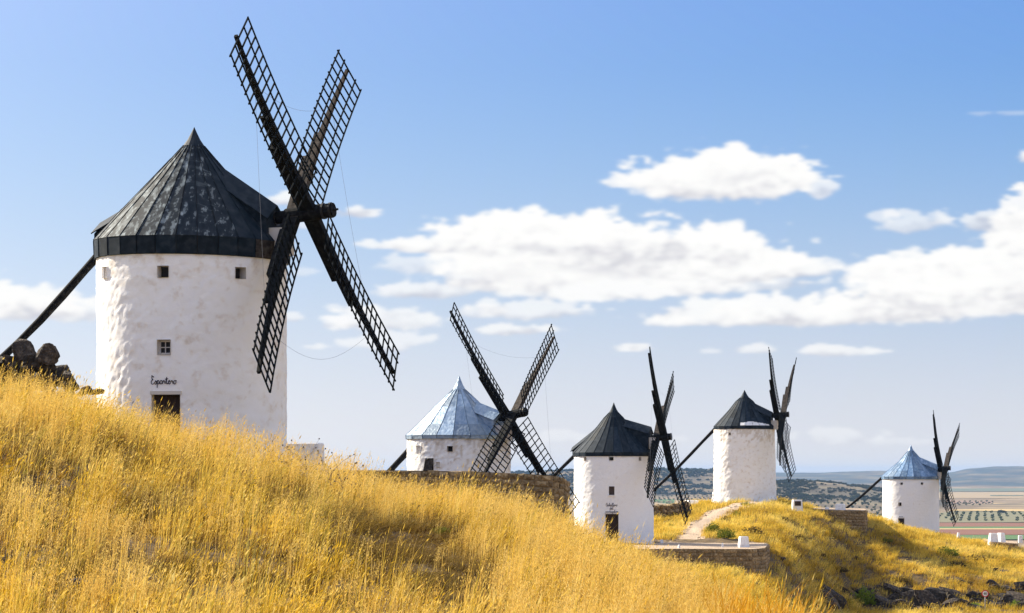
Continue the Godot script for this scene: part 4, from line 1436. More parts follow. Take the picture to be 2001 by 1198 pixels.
func frustum_block(called: String, px: float, py: float, z: float, w: float, hgt: float, dep: float, label: String, plaque := false, turn := 0.0, narrow := 0.78) -> Node3D:
	var c := at(px, py, z)
	var o := thing(called, c, label, "concrete block", "white painted blocks on the terraces")
	o.rotation.y = turn
	var g := Geo.new()
	var ring := func(y: float, k: float, inset: float) -> Array:
		return [Vector3(-w / 2 * k + inset, y, dep / 2 * k - inset), Vector3(w / 2 * k - inset, y, dep / 2 * k - inset), Vector3(w / 2 * k - inset, y, -dep / 2 * k + inset), Vector3(-w / 2 * k + inset, y, -dep / 2 * k + inset)]
	g.hexa(ring.call(-0.35, 1.0, 0.0) + ring.call(hgt - 0.04, narrow, 0.0))
	g.hexa(ring.call(hgt - 0.04, narrow, 0.001) + ring.call(hgt, narrow, 0.04))
	obj("body", g.mesh(), M.block_paint, o)
	if plaque:
		var p := Geo.new()
		var lean := atan2(dep / 2 * (1.0 - narrow), hgt)
		p.box(Vector3(0, hgt * 0.52, dep / 2 * lerpf(1.0, narrow, 0.52) + 0.012), Basis(Vector3(1, 0, 0), -lean), Vector3(w * 0.6, hgt * 0.6, 0.03))
		obj("plaque", p.mesh(), M.door_wood, o)
	return o

func walls_and_blocks() -> void:
	# wall in front of the second windmill
	platform("stone_wall", [at(640, 917.5, 108), at(700, 918.5, 110), at(800, 919.5, 112), at(940, 922, 112.5), at(1080, 929, 112), at(1101, 934, 112.6), at(1108, 941, 114), at(1110, 941, 122), at(900, 921, 124), at(640, 917.5, 118)], -3.6,
		"long brown stone wall behind the grass below the silver blue windmill", "stone wall", "mortar", [1, 2, 3, 4, 5, 6], 0.26, 0.42, 61)
	# terrace of the third windmill
	platform("stone_terrace", [at(1150, 1074, 185), at(1320, 1072.5, 185), at(1470, 1073, 186), at(1494, 1071, 188), at(1502, 1064, 194), at(1496, 1061, 204), at(1285, 1056.5, 206), at(1150, 1058, 206)], -7.6,
		"low stone terrace with an earth top beside the third windmill", "stone terrace", "path", [1, 2, 3, 4], 0.3, 0.5, 62)
	platform("stone_terrace", [at(1585, 993.5, 252), at(1620, 996.5, 247), at(1690, 998, 246), at(1694, 997, 252), at(1690, 994, 258), at(1585, 992, 258)], -5.6,
		"dark stone terrace wall right of the windmill on the mound", "stone terrace", "path", [0, 1, 2], 0.3, 0.5, 63)
	platform("stone_terrace", [at(1920, 1056, 268), at(1940, 1059, 263), at(1984, 1062, 262), at(1988, 1062, 268), at(1988, 1058, 274), at(1920, 1053, 275)], -8.6,
		"dark stone terrace wall at the far right edge of the ridge", "stone terrace", "path", [0, 1, 2], 0.3, 0.5, 64)
	# dry stone wall behind the third windmill
	var prng := RandomNumberGenerator.new()
	prng.seed = 65
	var w0 := at(1262, 994, 234)
	var w1 := at(1346, 992, 238)
	var o := thing("dry_stone_wall", Vector3((w0.x + w1.x) / 2, -4.6, -236), "low dry stone wall of loose rubble beside the dirt path", "dry stone wall")
	for side in 2:
		for j in 6:
			for i in 14:
				var t := (i + prng.randf()) / 14.0
				var st := obj("stone", rock_mesh(prng.randi() % 6), M["wall_stone_%d" % (prng.randi() % 4)], o)
				var q := w0.lerp(w1, t)
				st.position = Vector3(q.x, ground(q.x, q.z) - 0.05 + 0.25 * j + prng.randf_range(-0.05, 0.05), q.z + (0.2 if side == 0 else -0.2) + prng.randf_range(-0.08, 0.08)) - o.position
				st.basis = Basis(Vector3(prng.randfn(), prng.randfn(), prng.randfn()).normalized(), prng.randf() * TAU).scaled(Vector3.ONE * prng.randf_range(0.17, 0.26))
	# white painted blocks
	frustum_block("white_block", 1453, 1070, 190, 0.82, 0.82, 0.7, "white tapered block at the right end of the stone terrace", false, 0.2, 0.72)
	frustum_block("white_block", 1557.5, 991.5, 243, 1.0, 0.72, 0.8, "white block with a dark plaque near the mound's top", true, 0.1, 0.85)
	frustum_block("white_block", 1642, 998, 248, 0.98, 0.66, 0.8, "white block standing on the dark terrace wall", false, -0.3, 0.85)
	frustum_block("white_block", 1616, 997, 250, 0.36, 0.3, 0.3, "tiny white kerb stone left of the block on the dark terrace", false, 0.5, 0.8)
	frustum_block("white_block", 1941, 1059, 264.5, 0.98, 0.9, 0.8, "larger of the two white blocks at the far right", false, 0.15, 0.72)
	frustum_block("white_block", 1956, 1056, 267, 0.72, 0.78, 0.8, "smaller white block beside the larger one at the far right", false, 0.5, 0.72)
	frustum_block("white_block", 1994, 1054, 270, 0.42, 0.4, 0.4, "small white cube at the right edge of the picture", false, 0.0, 0.95)
	frustum_block("white_block", 1873, 1050, 272, 0.36, 0.5, 0.3, "small white stone on the crest right of the farthest windmill", false, 0.4, 0.6)
	frustum_block("white_block", 1352, 999, 256, 1.1, 1.1, 1.0, "white block behind the lower sail of the third windmill", false, 0.3, 0.96)
	frustum_block("white_block", 1412, 1070.5, 190, 0.2, 0.36, 0.2, "thin white post standing in the terrace shade", false, 0.0, 0.6)
	frustum_block("white_block", 1327, 1074, 187, 0.22, 0.36, 0.2, "little white post on the sunlit edge of the terrace", false, 0.3, 0.6)
	frustum_block("white_block", 1293, 1062, 200, 0.26, 0.3, 0.24, "little white post at the foot of the third windmill", false, 0.3, 0.7)
	frustum_block("white_block", 1286, 996, 240, 0.18, 0.16, 0.2, "white stone on the dry stone wall nearest the third windmill", false, 0.3, 0.8)
	frustum_block("white_block", 1305, 994.5, 240, 0.18, 0.18, 0.2, "white stone in the middle of the dry stone wall", false, 0.6, 0.8)
	frustum_block("white_block", 588, 905, 95, 1.6, 0.75, 1.0, "wide white block in the grass right of the nearest windmill", false, -0.15, 0.96)
	# speed sign by the road
	var base := at(1925, 1203, 219)
	base.y = ground(base.x, base.z)
	var s := thing("speed_sign", base, "round red rimmed speed limit sign on a grey pole at the roadside", "road sign")
	var hgt := (925.0 - 1160.0) / F * 219 - base.y
	var g := Geo.new()
	g.tube([Vector3(0, -0.2, 0), Vector3(0, hgt + 0.2, 0)], [0.035, 0.035], 10)
	obj("pole", g.mesh(true), M.galvanised, s)
	for q in [[0.31, 0.02, "sign_red", "rim", 0.03], [0.225, 0.014, "sign_white", "face", 0.045]]:
		var m := Geo.new()
		m.tube([Vector3(0, hgt, q[4]), Vector3(0, hgt, q[4] + q[1])], [q[0], q[0]], 32)
		obj(q[3], m.mesh(), M[q[2]], s)
	var tm := TextMesh.new()
	tm.text = "40"
	tm.font_size = 32
	tm.pixel_size = 0.0085
	tm.depth = 0.01
	var font := SystemFont.new()
	font.font_names = PackedStringArray(["Droid Sans"])
	font.font_weight = 700
	tm.font = font
	var txt := obj("number", tm, M.sign_black, s)
	txt.position = Vector3(0, hgt, 0.068)

# ---------------------------------------------------------------- rocks
var rock_meshes := []

func rock_mesh(k: int) -> ArrayMesh:
	if rock_meshes.is_empty():
		for i in 6:
			rock_meshes.append(make_rock(700 + i))
	return rock_meshes[k]

func make_rock(seed_: int) -> ArrayMesh:
	# a ball cut flat by random planes: angular, with a broken surface
	var r := RandomNumberGenerator.new()
	r.seed = seed_
	var n := noise(seed_, 1.1, 3)
	var planes := []
	for k in 9:
		planes.append([Vector3(r.randfn(), r.randfn(), r.randfn()).normalized(), r.randf_range(0.36, 0.74)])
	var g := Geo.new()
	var rows := 12
	var cols := 18
	for j in rows + 1:
		var el := -PI / 2 + PI * j / rows
		for i in cols:
			var a := TAU * i / cols
			var d := Vector3(cos(el) * sin(a), sin(el), cos(el) * cos(a))
			var len := 1.0 + 0.1 * n.get_noise_3dv(d * 1.4)
			for p in planes:
				var c: float = d.dot(p[0])
				if c > 0.05:
					len = minf(len, p[1] / c)
			g.v.append(d * (len + 0.05 * n.get_noise_3dv(d * 3.0)) * 1.25)
	for j in rows:
		for i in cols:
			var k := (i + 1) % cols
			g.quad(j * cols + i, j * cols + k, (j + 1) * cols + k, (j + 1) * cols + i)
	return g.mesh()

func put_rock(o: Node3D, pos: Vector3, s: Vector3, turn: Basis, prng: RandomNumberGenerator) -> void:
	var k := obj("rock", rock_mesh(prng.randi() % 6), M["dark_rock_%d" % (prng.randi() % 3)], o)
	k.position = pos - o.position
	k.basis = turn * Basis.from_scale(s)

func rocks() -> void:
	var prng := RandomNumberGenerator.new()
	prng.seed = 811
	var o := thing("rock_outcrop", at(60, 760, 80), "dark jagged rock outcrop on the skyline at the left edge", "rocks")
	# [px, py, half width px, half height px, lean]
	for q in [[42, 698, 18, 27, 0.35], [8, 724, 24, 22, 0.2], [70, 718, 20, 20, 0.5], [24, 712, 14, 20, 0.4], [54, 712, 13, 22, 0.2], [95, 705, 14, 22, 0.4], [55, 725, 30, 24, 0.2], [20, 735, 30, 22, 0.1], [85, 728, 22, 20, 0.3], [112, 735, 18, 18, 0.3], [132, 742, 13, 18, 0.5], [104, 752, 24, 14, 0.2], [70, 750, 26, 16, 0.1], [35, 755, 30, 16, 0.1], [-30, 735, 30, 30, 0.2], [-70, 735, 40, 30, 0.2], [140, 758, 14, 10, 0.2], [165, 768, 14, 9, 0.1], [184, 772, 10, 7, 0.1]]:
		var z := 80.0 + prng.randf_range(-0.7, 0.7)
		q[1] -= 5.0
		q[2] *= 1.1
		put_rock(o, at(q[0], q[1], z), Vector3(q[2] / F * z, q[3] / F * z, (q[2] + 6) / F * z) * 1.08, Basis(Vector3(0, 0, 1), q[4] * prng.randf_range(0.5, 1.2)) * Basis(Vector3.UP, prng.randf() * TAU), prng)
	for i in 46:
		var px := prng.randf_range(-30.0, 150.0)
		var py := 690.0 + maxf(px, 0.0) * 0.42 + prng.randf_range(0.0, 50.0)
		var z := 79.6 + prng.randf_range(-0.9, 0.3)
		var s := prng.randf_range(0.07, 0.16)
		put_rock(o, at(px, py, z), Vector3(s * 1.2, s, s), Basis(Vector3(prng.randfn(), prng.randfn(), prng.randfn()).normalized(), prng.randf() * TAU), prng)
	o = thing("rock_bank", at(1800, 1190, 228), "dark rocky cutting along the foot of the slope by the road", "rocks")
	for i in 120:
		var px := prng.randf_range(1590, 2040)
		var hi := 1155.0 - 8.0 * sin((px - 1600) / 60.0) + (px - 1600) * 0.012
		var py := prng.randf_range(hi, 1192)
		var z := depth_on_slope(px, py)
		if px > 1660 and px < 1715 and py > 1160:
			continue
		var s := 0.35 + 0.95 * pow(prng.randf(), 1.6)
		put_rock(o, at(px, py, z) - Vector3(0, s * 0.15, 0), Vector3(s * 1.7, s * 0.8, s * 0.8), Basis(Vector3(0, 0, 1), -0.45 + prng.randf_range(-0.4, 0.4)) * Basis(Vector3.UP, prng.randf_range(-0.5, 0.5)), prng)
	# ledges breaking through the turf
	for q in [[1880, 1138, 34, 9, "long dark rock ledge above the roadside cutting"], [1942, 1150, 26, 12, "dark rock ledge right above the speed sign"], [1770, 1112, 14, 5, "low rock half buried in the middle of the grassy slope"], [1890, 1112, 20, 6, "low brown ledge in the grass above the long dark one"], [1665, 1090, 20, 7, "grey brown rocks in the grass below the dark terrace"], [1520, 1090, 12, 5, "small grey rocks beside the stone terrace corner"], [1310, 1022, 22, 6, "loose rocks in the grass left of the dirt path"], [1485, 1045, 14, 7, "rocks at the foot of the shrubs on the mound"], [1960, 1118, 18, 7, "small dark ledge near the right edge of the slope"]]:
		var z: float = depth_on_slope(q[0], q[1])
		var c := at(q[0], q[1], z)
		var k := thing("rock_ledge", c, q[4], "rock")
		for i in 5:
			var dx: float = prng.randf_range(-1.0, 1.0) * q[2]
			var s: float = q[3] / F * z
			put_rock(k, at(q[0] + dx, q[1] + dx * 0.35 * (1.0 if q[0] > 1600 else 0.2) + prng.randf_range(-0.3, 0.3) * q[3], z + prng.randf_range(-0.3, 0.3)), Vector3(s * 1.5, s * 0.8, s * 1.2), Basis(Vector3(0, 0, 1), -0.3 + prng.randf_range(-0.2, 0.2)), prng)
	for q in [[78, 1128, near_depth(78, 1128), 0.1, "small grey stone lying in the grass at the lower left"], [150, 1175, near_depth(150, 1175), 0.18, "half buried dark stone under the grass at the lower left"], [186, 1188, near_depth(186, 1188), 0.15, "dark stone at the bottom edge right of the half buried one"]]:
		var c := at(q[0], q[1], q[2])
		c.y = ground(c.x, c.z) + q[3] * 0.5
		var k := obj("field_stone", rock_mesh(prng.randi() % 6), M.dark_rock_2, self)
		k.position = c
		k.basis = Basis.from_scale(Vector3(q[3] * 1.3, q[3], q[3]))
		tag(k, q[4], "stone")

func near_depth(px: float, py: float) -> float:
	var z := 20.0
	while z < 90.0:
		var c := at(px, py, z)
		if ground(c.x, c.z) > c.y:
			return z
		z += 0.25
	return 50.0

func depth_on_slope(px: float, py: float) -> float:
	# first ground met along that sight line, past the near hill
	var z := 120.0
	while z < 320.0:
		var c := at(px, py, z)
		if ground(c.x, c.z) > c.y:
			return z
		z += 0.5
	return 240.0

# ---------------------------------------------------------------- shrubs and single plants
func leaf_ball(seed_: int, count: int, leaf: float, up: float) -> ArrayMesh:
	var g := Geo.new()
	var r := RandomNumberGenerator.new()
	r.seed = seed_
	for k in count:
		var d := Vector3(r.randfn(), absf(r.randfn()) * 0.9, r.randfn()).normalized() * pow(r.randf(), 0.35)
		d *= 1.0 + 0.25 * sin(d.x * 7.0 + seed_) * cos(d.z * 6.0)
		var c := Vector3(d.x * 0.5, 0.05 + d.y * 0.85, d.z * 0.5)
		var dir := (Vector3(d.x, up + d.y, d.z) + Vector3(r.randfn(), r.randfn(), r.randfn()) * 0.4).normalized()
		var side := dir.cross(Vector3(r.randfn(), r.randfn(), r.randfn())).normalized()
		var l := leaf * r.randf_range(0.7, 1.5)
		var t := r.randf_range(0.65, 1.35)
		g.col = Color(t, t * r.randf_range(0.92, 1.08), t * 0.9)
		g.face(c, c + side * l * 0.22 + dir * l * 0.5, c + dir * l, c - side * l * 0.22 + dir * l * 0.5)
	return g.mesh(false, true)

func tinted(m: StandardMaterial3D, c: Color) -> StandardMaterial3D:
	var t: StandardMaterial3D = m.duplicate()
	t.albedo_color = c
	return t

func plants() -> void:
	var r := RandomNumberGenerator.new()
	r.seed = 612
	var fine := leaf_ball(21, 900, 0.12, 0.9)
	var fine2 := leaf_ball(22, 700, 0.14, 0.7)
	var green := tinted(M.green_leaf, lin(0.20, 0.26, 0.035))
	var olive := tinted(M.green_leaf, lin(0.16, 0.18, 0.03))
	var brown := tinted(M.scrub_leaf, lin(0.13, 0.095, 0.04))
	var dark := tinted(M.scrub_leaf, lin(0.05, 0.045, 0.028))
	# [px, py of the foot, width px, height px, material, label]
	for q in [
		[1690, 1184, 46, 34, green, "bright green rounded bush at the roadside below the slope"],
		[1657, 1182, 20, 14, green, "small green bush left of the bright roadside bush"],
		[1393, 1044, 26, 24, olive, "green shrub beside the dirt path below the mound"],
		[1418, 1052, 34, 22, olive, "olive shrub just right of the path-side green shrub"],
		[1440, 1012, 18, 14, olive, "green shrub where the dirt path nears the mound's top"],
		[1418, 1026, 22, 17, brown, "brown scrub bush between the two path-side shrubs"],
		[1458, 990, 20, 10, olive, "low yellow green tuft in front of the windmill on the mound"],
		[1622, 999, 18, 9, olive, "green tuft on the dark terrace left of its white block"],
		[1310, 1034, 16, 10, olive, "small olive tuft in the grass left of the path"],
		[1306, 1001, 30, 10, green, "yellow green weeds growing on the dry stone wall"],
		[1300, 1052, 22, 10, olive, "low shrub beside the terrace and the third windmill"],
		[1470, 1048, 42, 20, brown, "wide brown scrub on the flank of the mound"],
		[1530, 1018, 24, 10, brown, "brown scrub below the white plaque block"],
		[1500, 1008, 22, 9, brown, "brown scrub near the mound's crest"],
		[1850, 1088, 44, 20, olive, "olive scrub on the slope below the farthest windmill"],
		[1868, 1112, 40, 16, brown, "brown scrub on the slope above the long ledge"],
		[1905, 1098, 44, 14, brown, "brown scrub at the right of the slope"],
		[1600, 1090, 26, 11, brown, "brown scrub at the left of the slope"],
		[1640, 1118, 34, 12, brown, "brown scrub low on the slope"],
		[1760, 1140, 40, 12, brown, "brown scrub along the top of the rocky cutting"],
		[1905, 1190, 24, 14, green, "green weeds left of the speed sign's foot"],
		[1985, 1192, 24, 16, green, "green weeds at the bottom right corner"],
		[1730, 1060, 30, 10, olive, "olive tuft high on the slope below the white block"],
		[1560, 1055, 26, 11, brown, "brown scrub right of the stone terrace"]]:
		var z: float = depth_on_slope(q[0], q[1])
		var c := at(q[0], q[1], z)
		c.y = ground(c.x, c.z) - 0.05
		var o := obj("shrub", fine if r.randf() < 0.5 else fine2, q[4], self)
		o.position = c
		o.basis = Basis(Vector3.UP, r.randf() * TAU).scaled(Vector3(q[2] / F * z, q[3] / F * z, q[2] / F * z))
		tag(o, q[5], "shrub")
	# plants near the crest of the near hill
	for q in [[1150, 1046, 55.0, 0.8, 0.55, dark, "dark dry bush against the foot of the third windmill"], [1062, 990, 80.0, 1.4, 0.9, olive, "dark olive plant growing in front of the brown stone wall"], [905, 950, 62.0, 0.9, 0.5, green, "yellow green weeds in front of the stone wall"], [310, 812, 84.0, 0.9, 0.75, olive, "olive green weeds beside the nearest windmill's door"], [860, 1045, near_depth(860, 1045), 0.4, 0.2, olive, "low green weed in the middle of the golden grass"]]:
		var c := at(q[0], q[1], q[2])
		c.y = ground(c.x, c.z) - 0.05
		var o := obj("weed_clump", fine, q[5], self)
		o.position = c
		o.basis = Basis(Vector3.UP, r.randf() * TAU).scaled(Vector3(q[3], q[4], q[3]))
		tag(o, q[6], "weeds")
	# dry thistles with round heads against the sky
	for q in [[598, 61.0, 1.15, "tall dry thistle with round heads right of the white block"], [640, 60.0, 1.4, "tallest dry branching thistle against the pale sky"], [668, 59.0, 1.2, "spreading dry thistle left of the tail pole"], [570, 62.0, 1.2, "dry thistle against the nearest windmill's right edge"], [705, 59.0, 0.9, "short dry thistle at the start of the stone wall"]]:
		var x: float = (q[0] - 1000.5) / F * q[1]
		var y := ground(x, -q[1])
		var o := thing("dry_thistle", Vector3(x, y, -q[1]), q[3], "thistle")
		var g := Geo.new()
		var heads := []
		var top: Vector3 = Vector3(r.randf_range(-0.1, 0.1), q[2] * 0.55, 0)
		g.tube([Vector3.ZERO, top * 0.5 + Vector3(0.02, 0, 0), top], [0.008, 0.007, 0.006], 5, false)
		for k in 11:
			var t := r.randf_range(0.45, 1.0)
			var b := top * t
			var e := b + Vector3(r.randf_range(-0.55, 0.55), r.randf_range(0.05, 0.6) * q[2], r.randf_range(-0.3, 0.3))
			var m := (b + e) / 2.0 + Vector3(0, 0.05, 0)
			g.tube([b, m, e], [0.004, 0.0035, 0.003], 4, false)
			heads.append(e)
		obj("stem", g.mesh(), M.shutter_wood, o)
		var hm := Geo.new()
		hm.tube([Vector3(0, -0.018, 0), Vector3.ZERO, Vector3(0, 0.018, 0)], [0.009, 0.02, 0.009], 7)
		var head := hm.mesh()
		for e in heads:
			obj("seed_head", head, M.door_wood, o).position = e

# ---------------------------------------------------------------- grass
func tuft(seed_: int, blades: int, radius: float, h0: float, h1: float, width: float, lean: float, ears := 0.6, under := 0.68) -> ArrayMesh:
	var g := Geo.new()
	var r := RandomNumberGenerator.new()
	r.seed = seed_
	for k in blades:
		var a := r.randf() * TAU
		var d := radius * sqrt(r.randf())
		var p := Vector3(cos(a) * d, -0.04, sin(a) * d)
		var gap_shade := r.randf() < under   # short blades coloured dark to paint the shade between stems
		var h := r.randf_range(h0, h1) if not gap_shade else r.randf_range(0.06, h0 + 0.42 * (h1 - h0))
		var wind := Vector3(r.randf_range(0.1, 0.6), 0, r.randf_range(-0.25, 0.25)) * lean
		var bend := (Vector3(cos(a), 0, sin(a)) * r.randf_range(0.0, 0.35) + wind) * h
		var face := r.randf() * TAU
		var s := Vector3(cos(face), 0, sin(face)) * width * r.randf_range(0.6, 1.25) * 0.5
		var t := r.randf_range(0.85, 1.3) if not gap_shade else r.randf_range(0.14, 0.55)
		g.col = Color(t, t * (r.randf_range(0.94, 1.1) if not gap_shade else r.randf_range(0.68, 0.92)), t * r.randf_range(0.6, 1.4))
		var m1 := p + Vector3.UP * h * 0.45 + bend * 0.25
		var m2 := p + Vector3.UP * h * 0.8 + bend * 0.65
		var tip := p + Vector3.UP * h * 0.97 + bend * 1.05
		var i0 := g.p(p - s)
		var i1 := g.p(p + s)
		var i2 := g.p(m1 + s * 0.9)
		var i3 := g.p(m1 - s * 0.9)
		var i4 := g.p(m2 + s * 0.6)
		var i5 := g.p(m2 - s * 0.6)
		g.quad(i0, i1, i2, i3)
		g.quad(i3, i2, i4, i5)
		g.tri(i5, i4, g.p(tip))
		if r.randf() < ears and not gap_shade:
			var up := (tip - m2).normalized()
			var w := up.cross(Vector3(r.randfn(), r.randfn(), r.randfn())).normalized() * width * r.randf_range(0.8, 1.25)
			var l := r.randf_range(0.05, 0.11)
			g.col = Color(1.1 * t, 1.25 * t, 2.2 * t)
			g.quad(g.p(tip - up * l * 0.4), g.p(tip + w), g.p(tip + up * l * 0.6), g.p(tip - w))
	return g.mesh(false, true)

func oat(seed_: int, stems: int, h0: float, h1: float, big: float) -> ArrayMesh:
	# wild oats: thin stems that carry loose drooping spikelets
	var g := Geo.new()
	var r := RandomNumberGenerator.new()
	r.seed = seed_
	for k in stems:
		var a := r.randf() * TAU
		var p := Vector3(cos(a), 0, sin(a)) * 0.18 * sqrt(r.randf())
		var h := r.randf_range(h0, h1)
		var bend := Vector3(r.randf_range(0.0, 0.28), 0, r.randf_range(-0.12, 0.12)) * h
		var s := Vector3(cos(a * 3.0), 0, sin(a * 3.0)) * 0.0028 * big
		g.col = Color(0.95, 0.9, 0.85)
		var m := p + Vector3.UP * h * 0.6 + bend * 0.3
		var tip := p + Vector3.UP * h + bend
		g.quad(g.p(p - s), g.p(p + s), g.p(m + s), g.p(m - s))
		g.quad(g.p(m - s), g.p(m + s), g.p(tip + s * 0.4), g.p(tip - s * 0.4))
		var n := 9 + r.randi() % 8
		for i in n:
			var u := r.randf_range(0.58, 1.0)
			var b := p + Vector3.UP * h * u + bend * lerpf(0.28, 1.0, (u - 0.58) / 0.42)
			var out := Vector3(r.randfn(), 0.1, r.randfn()).normalized() * r.randf_range(0.01, 0.06) * (1.25 - u) * 3.0
			var c := b + out
			var dir := (Vector3(r.randfn() * 0.25 + 0.2, -1.0, r.randfn() * 0.25) ).normalized()
			var w := dir.cross(Vector3(r.randfn(), 0, r.randfn())).normalized() * 0.006 * big
			var l := r.randf_range(0.022, 0.038) * big
			var t := r.randf_range(0.9, 1.2)
			g.col = Color(1.15 * t, 1.3 * t, 2.2 * t)
			g.quad(g.p(c), g.p(c + w + dir * l * 0.4), g.p(c + dir * l), g.p(c - w + dir * l * 0.4))
	return g.mesh(false, true)

func in_tower(x: float, z: float, grow: float) -> bool:
	for q in [[-11.29, -90.3], [-3.2, -154.7], [7.98, -200.6], [23.04, -253.5], [47.53, -304.9]]:
		if Vector2(x - q[0], z - q[1]).length() < 3.3 + grow:
			return true
	return false

func on_path(x: float, z: float) -> bool:
	if z > -203.0 or z < -252.0 or x < 12.0 or x > 27.0:
		return false
	var c := path_curve.get_closest_point(Vector3(x, 1.5, z))
	return Vector2(x - c.x, z - c.z).length() < c.y * 0.95

func on_terrace(x: float, z: float) -> bool:
	var d := -z
	var px := 1000.5 + F * x / d
	if d > 184.5 and d < 206.5 and px > 1150 and px < 1501:
		return true
	if d > 110.0 and d < 121.0 and px > 640 and px < 1108:
		return true
	return d > 246.5 and d < 258.0 and px > 1588 and px < 1693

var tone: FastNoiseLite
var clump: FastNoiseLite
var patches: FastNoiseLite

func dip_shade(px: float, py: float) -> float:   # matted patches, darkened to paint the shade of dips not modelled
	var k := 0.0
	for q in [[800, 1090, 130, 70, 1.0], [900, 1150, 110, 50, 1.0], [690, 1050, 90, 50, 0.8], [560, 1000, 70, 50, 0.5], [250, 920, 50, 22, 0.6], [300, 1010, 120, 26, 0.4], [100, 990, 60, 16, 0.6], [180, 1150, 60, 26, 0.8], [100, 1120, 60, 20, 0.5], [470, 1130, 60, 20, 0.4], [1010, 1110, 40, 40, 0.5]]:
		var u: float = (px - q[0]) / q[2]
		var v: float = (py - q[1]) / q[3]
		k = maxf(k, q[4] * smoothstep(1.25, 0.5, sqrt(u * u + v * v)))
	return k

